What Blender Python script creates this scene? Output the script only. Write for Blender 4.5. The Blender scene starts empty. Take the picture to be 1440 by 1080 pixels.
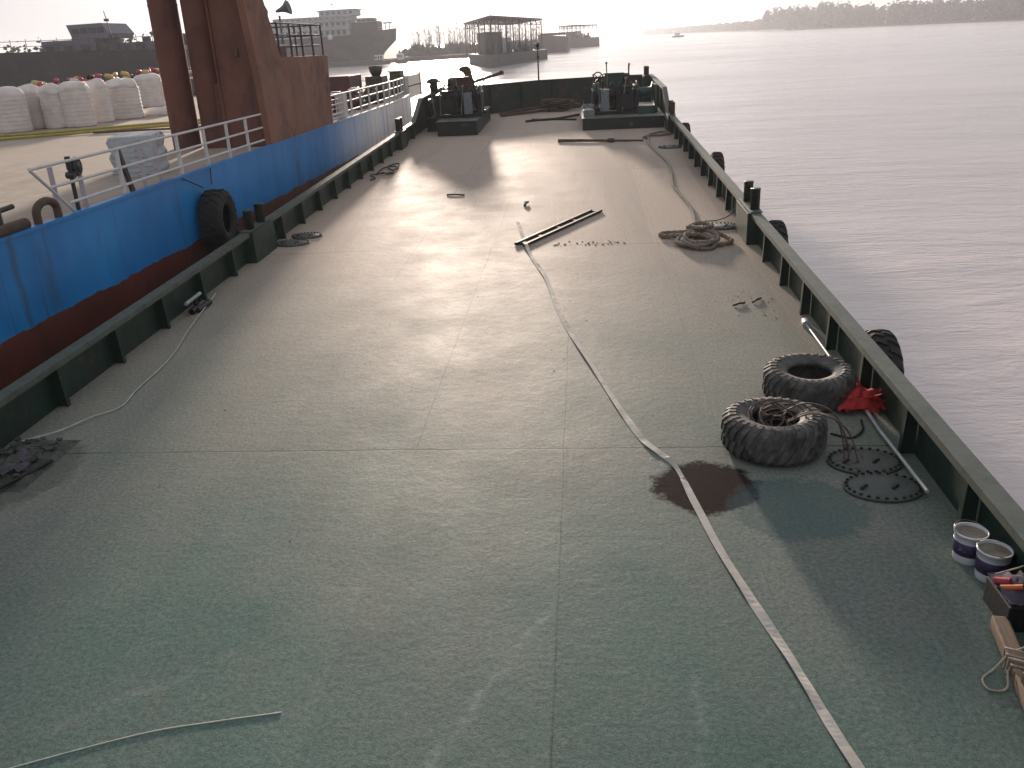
import bpy, math, random
from mathutils import Vector, Matrix, noise
random.seed(7)
scn = bpy.context.scene
COL = scn.collection
R = math.radians
# ---------------------------------------------------------------- helpers
B3 = Matrix(((0.99999337, 0.0, 0.00364016), (0.0000950229, 0.99965923, -0.02610387), (-0.00363892, 0.02610404, 0.99965261)))
B4 = B3.to_4x4()                      # deck frame -> world: the barge floats trimmed by the stern
ONDECK = []
WATER_Z = -1.1

class MB:
    def __init__(s):
        s.v = []; s.f = []; s.m = []; s.sm = []
    def add(s, vs, fs, mi=0, smooth=False):
        o = len(s.v); s.v += [tuple(v) for v in vs]
        for f in fs:
            s.f.append([i + o for i in f]); s.m.append(mi); s.sm.append(smooth)
        return s
    def box(s, c, d, rz=0, mi=0, mat=None):
        x, y, z = d[0]/2, d[1]/2, d[2]/2
        vs = [Vector((sx*x, sy*y, sz*z)) for sz in (-1, 1) for sy in (-1, 1) for sx in (-1, 1)]
        M = mat if mat is not None else Matrix.Rotation(rz, 3, 'Z')
        vs = [M @ v + Vector(c) for v in vs]
        return s.add(vs, [(0, 2, 3, 1), (4, 5, 7, 6), (0, 1, 5, 4), (2, 6, 7, 3), (0, 4, 6, 2), (1, 3, 7, 5)], mi)
    def b2(s, lo, hi, mi=0):
        return s.box([(a+b)/2 for a, b in zip(lo, hi)], [abs(b-a) for a, b in zip(lo, hi)], 0, mi)
    def bar(s, a, b, w, h, mi=0):
        a, b = Vector(a), Vector(b); d = b-a; L = d.length; d.normalize()
        up = Vector((0, 0, 1)) if abs(d.z) < .95 else Vector((0, 1, 0))
        x = d.cross(up).normalized(); z = x.cross(d)
        M = Matrix((x, d, z)).transposed()
        return s.box((a+b)/2, (w, L, h), mat=M, mi=mi)
    def tube(s, pts, r, n=8, mi=0, cap=True, smooth=True):
        pts = [Vector(p) for p in pts]; N = len(pts)
        rs = r if isinstance(r, (list, tuple)) else [r]*N
        vs = []; x = None
        for i, p in enumerate(pts):
            t = (pts[min(i+1, N-1)] - pts[max(i-1, 0)])
            if t.length < 1e-9: t = Vector((0, 0, 1))
            t.normalize()
            if x is None:
                x = t.orthogonal().normalized()
            else:
                x = (x - t*x.dot(t))
                x = x.normalized() if x.length > 1e-6 else t.orthogonal().normalized()
            y = t.cross(x)
            for k in range(n):
                a = 2*math.pi*k/n
                vs.append(p + (x*math.cos(a) + y*math.sin(a))*rs[i])
        fs = [(i*n+k, i*n+(k+1) % n, (i+1)*n+(k+1) % n, (i+1)*n+k) for i in range(N-1) for k in range(n)]
        s.add(vs, fs, mi, smooth)
        if cap:
            s.add([vs[k] for k in range(n)], [tuple(reversed(range(n)))], mi)
            s.add([vs[(N-1)*n+k] for k in range(n)], [tuple(range(n))], mi)
        return s
    def cyl(s, a, b, r, n=14, mi=0, r2=None):
        return s.tube([a, b], [r, r if r2 is None else r2], n, mi)
    def lathe(s, prof, c=(0, 0, 0), n=24, mi=0, M=None, closed=False, wob=0, smooth=True):
        M = M or Matrix.Identity(3); c = Vector(c); vs = []; P = len(prof)
        for k in range(n):
            a = 2*math.pi*k/n
            w = 1+wob*noise.noise((math.cos(a)*1.7, math.sin(a)*1.7, c.x+c.y))
            for r, z in prof:
                vs.append(M @ Vector((r*w*math.cos(a), r*w*math.sin(a), z)) + c)
        fs = []
        for k in range(n):
            k2 = (k+1) % n
            for j in range(P if closed else P-1):
                j2 = (j+1) % P
                fs.append((k*P+j, k2*P+j, k2*P+j2, k*P+j2))
        return s.add(vs, fs, mi, smooth)
    def prism(s, poly, axis, a, b, mi=0):
        n = len(poly)
        def mk(p, t):
            return {'x': (t, p[0], p[1]), 'y': (p[0], t, p[1]), 'z': (p[0], p[1], t)}[axis]
        vs = [mk(p, a) for p in poly] + [mk(p, b) for p in poly]
        fs = [tuple(reversed(range(n))), tuple(range(n, 2*n))] + [(i, (i+1) % n, n+(i+1) % n, n+i) for i in range(n)]
        return s.add(vs, fs, mi)
    def build(s, name, mats, parent=None, bevel=0, loc=None, fixn=True):
        me = bpy.data.meshes.new(name)
        me.from_pydata(s.v, [], s.f)
        for m in (mats if isinstance(mats, (list, tuple)) else [mats]):
            me.materials.append(m)
        me.polygons.foreach_set('material_index', s.m)
        me.polygons.foreach_set('use_smooth', s.sm)
        me.update()
        if fixn:
            import bmesh
            bm = bmesh.new(); bm.from_mesh(me); bmesh.ops.recalc_face_normals(bm, faces=bm.faces); bm.to_mesh(me); bm.free()
        o = bpy.data.objects.new(name, me); COL.objects.link(o)
        if parent: o.parent = parent
        if loc: o.location = loc
        if bevel:
            md = o.modifiers.new('bev', 'BEVEL'); md.width = bevel; md.segments = 2; md.limit_method = 'ANGLE'; md.angle_limit = R(40)
        return o

def tag(o, label=None, cat=None, group=None, kind=None, deck=False):
    if label: o['label'] = label
    if cat: o['category'] = cat
    if group: o['group'] = group
    if kind: o['kind'] = kind
    if deck: ONDECK.append(o)
    return o
def empty(name, loc=(0, 0, 0), rz=0):
    o = bpy.data.objects.new(name, None); COL.objects.link(o); o.location = loc; o.rotation_euler.z = rz
    o.empty_display_size = .2
    return o
def children(o): return [c for c in bpy.data.objects if c.parent == o]
def copy_tree(o, parent=None):
    c = o.copy(); COL.objects.link(c)
    if parent: c.parent = parent
    for ch in children(o): copy_tree(ch, c)
    return c
def smooth_path(pts, per=8):
    P = [Vector(p) for p in pts]; P = [P[0]*2-P[1]] + P + [P[-1]*2-P[-2]]; out = []
    for i in range(1, len(P)-2):
        for k in range(per):
            t = k/per
            out.append(.5*((2*P[i]) + (P[i+1]-P[i-1])*t + (2*P[i-1]-5*P[i]+4*P[i+1]-P[i+2])*t*t + (3*P[i]-P[i-1]-3*P[i+1]+P[i+2])*t**3))
    out.append(P[-2]); return out
def rope_mb(mb, pts, r, pitch=None, n=6, mi=0, strands=3):
    pts = [Vector(p) for p in pts]; pitch = pitch or r*7
    # resample evenly
    out = [pts[0]]; step = pitch/6; acc = 0
    for a, b in zip(pts, pts[1:]):
        L = (b-a).length
        while acc + L >= step and L > 1e-9:
            t = (step-acc)/L; a = a.lerp(b, t); out.append(a.copy()); L = (b-a).length; acc = 0
        acc += L
    if len(out) < 3: out = pts
    N = len(out)
    for s in range(strands):
        q = []; x = None
        for i, p in enumerate(out):
            t = (out[min(i+1, N-1)]-out[max(i-1, 0)]).normalized()
            x = t.orthogonal().normalized() if x is None else (x-t*x.dot(t)).normalized()
            y = t.cross(x); a = 2*math.pi*(i/6+s/strands)
            q.append(p+(x*math.cos(a)+y*math.sin(a))*r*.5)
        mb.tube(q, r*.56, n, mi)
    return mb

# ---------------------------------------------------------------- materials
def nodes(name):
    m = bpy.data.materials.new(name); m.use_nodes = True
    nt = m.node_tree; bs = nt.nodes['Principled BSDF']
    return m, nt, bs
def ramp(nt, src, p0, p1, c0=(0, 0, 0, 1), c1=(1, 1, 1, 1)):
    r = nt.nodes.new('ShaderNodeValToRGB'); r.color_ramp.elements[0].position = p0; r.color_ramp.elements[1].position = p1
    r.color_ramp.elements[0].color = c0; r.color_ramp.elements[1].color = c1
    nt.links.new(src, r.inputs[0]); return r.outputs[0]
def nz(nt, scale, detail=4, rough=.6, vec=None, dist=0, sc=None):
    n = nt.nodes.new('ShaderNodeTexNoise'); n.inputs['Scale'].default_value = scale; n.inputs['Detail'].default_value = detail
    n.inputs['Roughness'].default_value = rough; n.inputs['Distortion'].default_value = dist
    if vec is None:
        tc = nt.nodes.new('ShaderNodeTexCoord'); vec = tc.outputs['Object']
    if sc:
        mp = nt.nodes.new('ShaderNodeMapping'); mp.inputs['Scale'].default_value = sc; nt.links.new(vec, mp.inputs[0]); vec = mp.outputs[0]
    nt.links.new(vec, n.inputs['Vector']); return n.outputs['Fac']
def mix(nt, fac, a, b, mode='MIX'):
    n = nt.nodes.new('ShaderNodeMix'); n.data_type = 'RGBA'; n.blend_type = mode
    for sock, val in ((n.inputs[0], fac), (n.inputs[6], a), (n.inputs[7], b)):
        if isinstance(val, bpy.types.NodeSocket): nt.links.new(val, sock)
        elif isinstance(val, (int, float)): sock.default_value = val
        else: sock.default_value = (*val[:3], 1)
    return n.outputs[2]
def mth(nt, op, a, b=None, c=None, clamp=False):
    n = nt.nodes.new('ShaderNodeMath'); n.operation = op; n.use_clamp = clamp
    for i, val in enumerate((a, b, c)):
        if val is None: continue
        if isinstance(val, bpy.types.NodeSocket): nt.links.new(val, n.inputs[i])
        else: n.inputs[i].default_value = val
    return n.outputs[0]
def bump(nt, bs, h, strength=.3, dist=.01, prev=None):
    b = nt.nodes.new('ShaderNodeBump'); b.inputs['Strength'].default_value = strength; b.inputs['Distance'].default_value = dist
    nt.links.new(h, b.inputs['Height'])
    if prev is not None: nt.links.new(prev, b.inputs['Normal'])
    nt.links.new(b.outputs[0], bs.inputs['Normal']); return b.outputs[0]
def mat(name, col, rough=.6, metal=0, var=.35, scale=3, col2=None, thr=(.5, .62), pscale=None, bstr=.25, bscale=30, bdist=.01, sc=None, c3=None, thr3=(.58, .66), sc3=None):
    """varied paint / rust / rubber: base colour with tonal drift, optional second and third colour in patches, fine bump"""
    m, nt, bs = nodes(name)
    d = nz(nt, scale, 6, .65, sc=sc)
    lo = tuple(c*(1-var) for c in col); hi = tuple(min(1, c*(1+var)) for c in col)
    c = ramp(nt, d, .3, .7, (*lo, 1), (*hi, 1))
    if col2:
        f = ramp(nt, nz(nt, pscale or scale*2, 8, .7, dist=.4, sc=sc), thr[0], thr[1])
        c = mix(nt, f, c, col2)
    if c3:
        f = ramp(nt, nz(nt, (pscale or scale)*1.7, 7, .7, dist=.2, sc=sc3 or sc), thr3[0], thr3[1])
        c = mix(nt, f, c, c3)
    nt.links.new(c, bs.inputs['Base Color'])
    rr = ramp(nt, nz(nt, scale*3, 4), .3, .7, (rough*.85,)*3+(1,), (min(1, rough*1.15),)*3+(1,))
    nt.links.new(rr, bs.inputs['Roughness'])
    bs.inputs['Metallic'].default_value = metal
    bump(nt, bs, nz(nt, bscale, 5, .6), bstr, bdist)
    return m

RUST = (.10, .042, .026); GREEN = (.012, .060, .036); DKRUST = (.045, .022, .018)
M = {}
M['bulwark'] = mat('green_hull_paint', (.003, .024, .014), .5, 0, .4, 2.0, col2=(.009, .020, .017), thr=(.5, .72), pscale=3, c3=(.07, .032, .02), thr3=(.60, .68))
M['cap'] = mat('worn_rail_paint', (.075, .090, .074), .55, 0, .3, 5, col2=(.035, .07, .048), thr=(.55, .66), pscale=4, c3=(.09, .055, .04), thr3=(.64, .7))
M['hull_red'] = mat('red_antifouling', (.10, .03, .025), .7)
M['bitt'] = mat('bitt_paint', (.014, .018, .016), .5, 0, .4, 6, col2=(.10, .045, .025), thr=(.55, .63), c3=(.02, .05, .035), thr3=(.55, .62))
M['bitt_rusty'] = mat('bitt_rust', (.085, .045, .022), .8, 0, .4, 6, col2=(.03, .02, .015), thr=(.5, .65))
M['bowgreen'] = mat('bow_bulwark_paint', (.005, .022, .014), .5, 0, .35, 1.2, col2=(.06, .03, .02), thr=(.52, .62), pscale=1.5, c3=(.03, .02, .015), thr3=(.6, .66))
M['platform'] = mat('platform_paint', (.004, .012, .011), .5, 0, .3, 2, col2=(.25, .26, .23), thr=(.62, .75))
M['plattop'] = mat('platform_top', (.16, .18, .155), .5, 0, .3, 2, col2=(.04, .07, .055), thr=(.5, .62))
M['machine'] = mat('greasy_machine', (.007, .008, .009), .45, .2, .5, 6, col2=(.05, .03, .02), thr=(.6, .7))
M['machine_green'] = mat('machine_green', (.015, .06, .045), .45, .1, .4, 5, col2=(.03, .02, .015), thr=(.58, .68))
M['machine_red'] = mat('machine_red', (.09, .025, .022), .55, 0, .3, 5, col2=(.03, .02, .015), thr=(.6, .7))
M['boxgrey'] = mat('grey_box_paint', (.15, .185, .20), .5, 0, .2, 6, col2=(.08, .05, .035), thr=(.66, .74))
M['steel'] = mat('bare_steel', (.25, .25, .24), .35, .7, .3, 8)
M['rustpipe'] = mat('rusty_pipe', (.075, .045, .028), .75, .1, .4, 7, col2=(.03, .02, .016), thr=(.55, .65))
M['brown'] = mat('brown_gear', (.075, .045, .028), .7, 0, .4, 4)
M['tyre'] = mat('old_rubber', (.034, .032, .029), .75, 0, .35, 5, col2=(.135, .132, .125), thr=(.38, .68), pscale=7, bscale=60, bstr=.35)
M['fender'] = mat('fender_rubber', (.018, .016, .016), .8, 0, .3, 6, col2=(.05, .03, .025), thr=(.58, .7))
M['strap'] = mat('dusty_webbing', (.44, .42, .375), .85, 0, .22, 4, col2=(.25, .24, .21), thr=(.55, .7), bscale=250, bstr=.5, bdist=.002)
M['wire'] = mat('pale_hose', (.42, .44, .38), .6, 0, .25, 8)
M['pole'] = mat('pale_pole', (.42, .45, .44), .4, 0, .2, 6, col2=(.14, .16, .15), thr=(.6, .7))
M['rope'] = mat('old_rope', (.21, .17, .135), .95, 0, .35, 20, col2=(.07, .055, .04), thr=(.5, .7), bscale=300, bdist=.002)
M['rope_pale'] = mat('pale_rope', (.34, .31, .26), .95, 0, .35, 15, col2=(.12, .10, .08), thr=(.5, .7))
M['cable'] = mat('tangled_cable', (.085, .06, .05), .7, 0, .5, 8, col2=(.22, .19, .16), thr=(.55, .65))
M['redcloth'] = mat('red_cloth', (.45, .028, .03), .85, 0, .35, 12, bscale=80)
M['darksteel'] = mat('dark_lying_steel', (.022, .017, .014), .6, .2, .5, 8, col2=(.09, .045, .025), thr=(.58, .68))
M['cover'] = mat('manhole_cover', (.075, .088, .08), .6, 0, .3, 10, col2=(.05, .06, .05), thr=(.55, .68))
M['stud'] = mat('cover_studs', (.008, .008, .008), .6)
M['bucket'] = mat('white_bucket', (.62, .64, .68), .35, 0, .1, 5, col2=(.16, .15, .16), thr=(.62, .7), pscale=6)
M['bucket_label'] = mat('bucket_label', (.035, .025, .075), .4, 0, .4, 14, col2=(.5, .5, .55), thr=(.62, .66), pscale=16)
M['bucket_lid'] = mat('bucket_contents', (.30, .27, .22), .7, 0, .3, 9, col2=(.12, .10, .085), thr=(.55, .65))
M['black'] = mat('black_box', (.006, .007, .009), .6, 0, .4, 10)
M['wood'] = mat('grey_wood', (.20, .145, .105), .85, 0, .4, 3, sc=(14, 1, 14), col2=(.09, .065, .05), thr=(.55, .7), bscale=12, bdist=.01)
M['wood_dark'] = mat('wet_wood', (.06, .05, .032), .7, 0, .4, 3, sc=(10, 1, 10))
M['board'] = mat('weathered_board', (.12, .10, .09), .85, 0, .4, 2, sc=(1.5, 18, 6), col2=(.05, .04, .035), thr=(.5, .7))
M['scrap'] = mat('painted_scrap', (.05, .065, .05), .75, 0, .6, 9, col2=(.15, .17, .14), thr=(.6, .66), c3=(.03, .025, .035), thr3=(.56, .6))
M['violet_rag'] = mat('violet_rag', (.075, .065, .09), .9, 0, .4, 12)
M['pvc'] = mat('pale_green_pipe', (.30, .38, .32), .5, 0, .25, 6)
M['orange'] = mat('orange_handle', (.55, .14, .03), .5)
M['pink'] = mat('red_glove', (.42, .05, .07), .8, 0, .3, 10)
# neighbour
M['shipdeck'] = mat('sandy_deck', (.36, .30, .24), .85, 0, .14, .35, col2=(.26, .21, .17), thr=(.5, .7), pscale=.8, sc=(1, .35, 1), bscale=3, bdist=.03, bstr=.5)
M['white_rail'] = mat('white_rail_paint', (.58, .57, .56), .5, 0, .1, 5, col2=(.22, .13, .09), thr=(.66, .71), pscale=7)
M['lavender'] = mat('pale_stanchion_plate', (.42, .38, .42), .6, 0, .1, 5)
M['rust'] = mat('rusted_plate', (.135, .053, .038), .8, 0, .38, .9, col2=(.062, .03, .026), thr=(.5, .7), pscale=1.5, sc=(1, 1, .5))
M['rust_warm'] = mat('rusted_warm_plate', (.21, .098, .066), .8, 0, .3, .7, col2=(.115, .056, .046), thr=(.48, .7), pscale=1.0, sc=(1, 1, .75), c3=(.055, .028, .026), thr3=(.6, .7), bscale=2.5, bstr=.6, bdist=.05)
M['tarp'] = mat('white_plastic_wrap', (.42, .45, .47), .45, 0, .15, 3, col2=(.09, .10, .10), thr=(.57, .61), pscale=4, sc=(1, 1, 5), bscale=9, bstr=.8, bdist=.05)
M['bag'] = mat('woven_white_bag', (.68, .63, .59), .8, 0, .12, 4, bscale=20, bstr=.3)
M['yhose'] = mat('yellow_hose', (.38, .33, .07), .6, 0, .2, 4)
M['pinkplastic'] = mat('red_plastic_float', (.42, .06, .10), .5, 0, .3, 4)
M['whiteplastic'] = mat('white_plastic_float', (.6, .56, .55), .5, 0, .15, 4)
M['yelplastic'] = mat('yellow_plastic_float', (.5, .42, .12), .5, 0, .2, 4)
M['darkpurple'] = mat('dark_platform_rail', (.035, .018, .035), .5)
M['cream'] = mat('cream_paint', (.62, .60, .52), .5, 0, .08, 3, col2=(.25, .17, .11), thr=(.68, .72))
M['maroon'] = mat('maroon_tank', (.085, .026, .026), .6, 0, .25, 3)
M['olive'] = mat('olive_machine', (.05, .052, .03), .6, 0, .3, 3)
# far
M['grey_hull'] = mat('far_grey_hull', (.034, .034, .042), .6, 0, .4, .2, col2=(.08, .04, .035), thr=(.52, .7), pscale=.2)
M['grey_house'] = mat('far_superstructure', (.30, .36, .37), .6, 0, .15, .4)
M['far_glass'] = mat('far_window_glass', (.02, .026, .03), .15, 0, .2, 1)
M['far_steel'] = mat('far_frame_steel', (.035, .032, .034), .7, 0, .3, .5)
M['far_white'] = mat('far_white_paint', (.6, .6, .6), .6)
M['far_red'] = mat('far_reddish_hull', (.095, .07, .07), .7, 0, .2, .3)
M['dark_hull'] = mat('dark_brown_hull', (.014, .010, .010), .6, 0, .3, .3, col2=(.05, .025, .035), thr=(.55, .68))
M['violet_grey'] = mat('violet_grey_house', (.12, .115, .15), .6, 0, .12, .6)
M['bark'] = mat('bare_bark', (.09, .08, .075), .9, 0, .3, 2)
M['scrub'] = mat('winter_scrub', (.050, .048, .045), .9, 0, .5, .15)
M['ever'] = mat('evergreen_leaves', (.035, .05, .03), .9, 0, .4, .6)
M['bank'] = mat('muddy_bank', (.09, .08, .07), .95, 0, .3, .1)

def hull_mat():
    """blue topsides over a red boot top, with rust runs and pale streaks near the bow"""
    m, nt, bs = nodes('blue_hull_paint')
    tc = nt.nodes.new('ShaderNodeTexCoord'); sp = nt.nodes.new('ShaderNodeSeparateXYZ'); nt.links.new(tc.outputs['Object'], sp.inputs[0])
    x, y, z = sp.outputs
    blue = ramp(nt, nz(nt, .7, 6, sc=(1, 1, .4)), .3, .7, (.005, .150, .42, 1), (.014, .26, .64, 1))
    blue = mix(nt, mth(nt, 'MULTIPLY', ramp(nt, nz(nt, 2.2, 7, .7, sc=(1, 1, .12)), .56, .70), .6), blue, (.03, .04, .05))
    # pale upright streaks, growing towards the bow
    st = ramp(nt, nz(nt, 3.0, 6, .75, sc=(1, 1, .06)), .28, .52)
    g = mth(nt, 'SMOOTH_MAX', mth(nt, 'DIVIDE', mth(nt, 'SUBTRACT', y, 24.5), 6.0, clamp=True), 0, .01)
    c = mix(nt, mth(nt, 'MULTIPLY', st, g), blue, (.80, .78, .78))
    # plate seams and one old rust run
    for q in range(-3, 15):
        ln = mth(nt, 'SUBTRACT', 1, mth(nt, 'DIVIDE', mth(nt, 'ABSOLUTE', mth(nt, 'SUBTRACT', y, 2.9*q+1.2)), .02), clamp=True)
        c = mix(nt, mth(nt, 'MULTIPLY', ln, .35), c, (.01, .03, .07))
    ln = mth(nt, 'SUBTRACT', 1, mth(nt, 'DIVIDE', mth(nt, 'ABSOLUTE', mth(nt, 'SUBTRACT', mth(nt, 'ADD', y, mth(nt, 'MULTIPLY', nz(nt, 1.5, 4), .25)), 10.35)), .10), clamp=True)
    c = mix(nt, mth(nt, 'MULTIPLY', ln, .6), c, (.035, .05, .04))
    scr = ramp(nt, nz(nt, 2.0, 8, .8, sc=(1, .22, 1.8), dist=.4), .62, .70); c = mix(nt, mth(nt, 'MULTIPLY', scr, .5), c, (.10, .075, .065))
    # boot top
    zz = mth(nt, 'ADD', z, mth(nt, 'MULTIPLY', nz(nt, 1.3, 5), .22))
    red = ramp(nt, nz(nt, 1.0, 7, .7, sc=(1, 1, .5)), .3, .7, (.055, .020, .014, 1), (.17, .048, .034, 1))
    f = mth(nt, 'SUBTRACT', 1, ramp(nt, zz, .0, 1.0), clamp=True)
    fac = mth(nt, 'LESS_THAN', zz, .95)
    c = mix(nt, fac, c, red)
    nt.links.new(c, bs.inputs['Base Color']); bs.inputs['Roughness'].default_value = .42
    bump(nt, bs, nz(nt, .9, 4, .5), .6, .07)
    return m
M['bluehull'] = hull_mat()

def deck_mat():
    m, nt, bs = nodes('green_steel_deck')
    tc = nt.nodes.new('ShaderNodeTexCoord'); V = tc.outputs['Object']
    sp = nt.nodes.new('ShaderNodeSeparateXYZ'); nt.links.new(V, sp.inputs[0]); x, y, z = sp.outputs
    base = ramp(nt, nz(nt, .45, 6, .6), .3, .7, (.080, .160, .135, 1), (.138, .205, .175, 1))
    dust = ramp(nt, nz(nt, .30, 8, .7, sc=(1, .45, 1), dist=.3), .42, .68)
    c = mix(nt, mth(nt, 'MULTIPLY', dust, .45), base, (.27, .225, .21))
    # the fore half is covered with dry silt
    silt = mth(nt, 'DIVIDE', mth(nt, 'SUBTRACT', mth(nt, 'ADD', y, mth(nt, 'MULTIPLY', nz(nt, .35, 5), 9)), 9.5), 12, clamp=True)
    c = mix(nt, mth(nt, 'MULTIPLY', silt, .85), c, (.50, .41, .34))
    grit = ramp(nt, nz(nt, 28, 6, .75), .35, .7, (.60, .60, .62, 1), (1.32, 1.30, 1.28, 1))
    c = mix(nt, 1, c, grit, 'MULTIPLY')
    fine = ramp(nt, nz(nt, 140, 3, .7), .3, .7, (.55, .55, .55, 1), (1.45, 1.45, 1.45, 1))
    c = mix(nt, 1, c, fine, 'MULTIPLY')
    # every plate weathers a little differently; rust blooms and chips
    px = mth(nt, 'FLOOR', mth(nt, 'DIVIDE', mth(nt, 'ADD', x, 9.16), 1.5)); py = mth(nt, 'FLOOR', mth(nt, 'DIVIDE', mth(nt, 'ADD', y, .42), 8.17))
    wn = nt.nodes.new('ShaderNodeTexWhiteNoise'); wn.noise_dimensions = '2D'; cb = nt.nodes.new('ShaderNodeCombineXYZ')
    nt.links.new(px, cb.inputs[0]); nt.links.new(py, cb.inputs[1]); nt.links.new(cb.outputs[0], wn.inputs['Vector'])
    pl = ramp(nt, wn.outputs['Value'], 0, 1, (.90, .91, .92, 1), (1.09, 1.07, 1.06, 1)); c = mix(nt, 1, c, pl, 'MULTIPLY')
    bloom = ramp(nt, nz(nt, 2.4, 9, .78, dist=.5), .63, .70); c = mix(nt, mth(nt, 'MULTIPLY', bloom, .45), c, (.105, .07, .055))
    chip = ramp(nt, nz(nt, 17, 5, .7), .70, .73); c = mix(nt, mth(nt, 'MULTIPLY', chip, .7), c, (.05, .045, .04))
    # worn streaks lengthways
    st = ramp(nt, nz(nt, 1.3, 7, .75, sc=(1, .10, 1), dist=.3), .5, .72)
    c = mix(nt, mth(nt, 'MULTIPLY', st, .25), c, (.12, .11, .10))
    blot = ramp(nt, nz(nt, 1.6, 8, .75, dist=.6), .62, .74)
    c = mix(nt, mth(nt, 'MULTIPLY', blot, .30), c, (.07, .075, .07))
    # drag scuffs near the camera: pale broken streaks along two diagonals
    def scuff(x0, y0, x1, y1, w, k):
        dx, dy = x1-x0, y1-y0; L = math.hypot(dx, dy); nx, ny = -dy/L, dx/L
        d = mth(nt, 'ADD', mth(nt, 'MULTIPLY', mth(nt, 'SUBTRACT', x, x0), nx), mth(nt, 'MULTIPLY', mth(nt, 'SUBTRACT', y, y0), ny))
        d = mth(nt, 'ADD', d, mth(nt, 'MULTIPLY', mth(nt, 'SUBTRACT', nz(nt, 3, 4), .5), .25))
        t = mth(nt, 'DIVIDE', mth(nt, 'ADD', mth(nt, 'MULTIPLY', mth(nt, 'SUBTRACT', x, x0), dx/L), mth(nt, 'MULTIPLY', mth(nt, 'SUBTRACT', y, y0), dy/L)), L)
        inside = mth(nt, 'MULTIPLY', mth(nt, 'GREATER_THAN', t, 0), mth(nt, 'LESS_THAN', t, 1))
        a = mth(nt, 'SUBTRACT', 1, mth(nt, 'DIVIDE', mth(nt, 'ABSOLUTE', d), w), clamp=True)
        br = ramp(nt, nz(nt, 4, 6, .8), .44, .60)
        return mth(nt, 'MULTIPLY', mth(nt, 'MULTIPLY', mth(nt, 'MULTIPLY', a, inside), br), k)
    for a in ((.5, 3.5, 1.35, 5.3, .05, .42), (2.15, 3.4, 2.25, 4.6, .05, .32), (-1.9, 3.9, -.9, 4.7, .06, .22)):
        c = mix(nt, scuff(*a), c, (.36, .38, .36))
    # dark red spill in front of the tyre
    def blob(cx, cy, rx, ry):
        d = mth(nt, 'SQRT', mth(nt, 'ADD', mth(nt, 'POWER', mth(nt, 'DIVIDE', mth(nt, 'SUBTRACT', x, cx), rx), 2), mth(nt, 'POWER', mth(nt, 'DIVIDE', mth(nt, 'SUBTRACT', y, cy), ry), 2)))
        d = mth(nt, 'ADD', d, mth(nt, 'MULTIPLY', mth(nt, 'SUBTRACT', nz(nt, 5, 7, .75), .5), .9))
        return ramp(nt, d, .85, 1.0, (1, 1, 1, 1), (0, 0, 0, 1))
    spill = blob(2.62, 6.98, .50, .50)
    c = mix(nt, mth(nt, 'MULTIPLY', spill, .93), c, (.022, .010, .010))
    nt.links.new(mth(nt, 'MULTIPLY', mth(nt, 'SUBTRACT', 1, mth(nt, 'MAXIMUM', mth(nt, 'MULTIPLY', spill, .9), mth(nt, 'MULTIPLY', silt, .66))), .095), bs.inputs['Specular IOR Level'])
    c = mix(nt, mth(nt, 'MULTIPLY', blob(3.35, 6.6, .62, .55), .55), c, (.05, .095, .095))  # bluish cast shadow of the near tyre, painted into the deck colour
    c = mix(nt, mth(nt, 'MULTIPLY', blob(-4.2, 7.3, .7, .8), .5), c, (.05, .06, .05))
    # plate seams
    wob = mth(nt, 'MULTIPLY', mth(nt, 'SUBTRACT', nz(nt, 1.1, 5), .5), .05)
    ys = mth(nt, 'ADD', y, wob); xs = mth(nt, 'ADD', x, wob)
    def line(v, at, w): return mth(nt, 'SUBTRACT', 1, mth(nt, 'DIVIDE', mth(nt, 'ABSOLUTE', mth(nt, 'SUBTRACT', v, at)), w), clamp=True)
    sy = line(mth(nt, 'PINGPONG', mth(nt, 'ADD', ys, 4.505), 4.085), 4.085, .017)
    seams = sy
    for sx, y0, y1, k in ((1.34, -5, 11, .7), (-.16, 7.8, 16, .8), (-.16, 16, 30, .4), (-1.62, 14, 33, .7), (2.9, 5, 30, .25)):
        seams = mth(nt, 'MAXIMUM', seams, mth(nt, 'MULTIPLY', mth(nt, 'MULTIPLY', line(xs, sx, .011), k), mth(nt, 'MULTIPLY', mth(nt, 'GREATER_THAN', y, y0), mth(nt, 'LESS_THAN', y, y1))))
    brk = ramp(nt, nz(nt, 1.4, 4), .38, .6, (.3, .3, .3, 1), (1, 1, 1, 1))
    sm = mth(nt, 'MULTIPLY', seams, brk)
    c = mix(nt, mth(nt, 'MULTIPLY', sm, .97), c, (.012, .012, .011))
    nt.links.new(c, bs.inputs['Base Color'])
    ro = ramp(nt, nz(nt, .8, 7, .7), .3, .7, (.57, .57, .57, 1), (.68, .68, .68, 1))
    nt.links.new(ro, bs.inputs['Roughness'])
    b1 = bump(nt, bs, nz(nt, .7, 3, .5), .09, .03)
    b2 = bump(nt, bs, nz(nt, 7, 6, .75), .5, .012, b1)
    b3 = bump(nt, bs, nz(nt, 70, 4, .75), .45, .004, b2)
    bump(nt, bs, mth(nt, 'MULTIPLY', seams, -1), .25, .004, b3)
    return m
M['deck'] = deck_mat()

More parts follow.
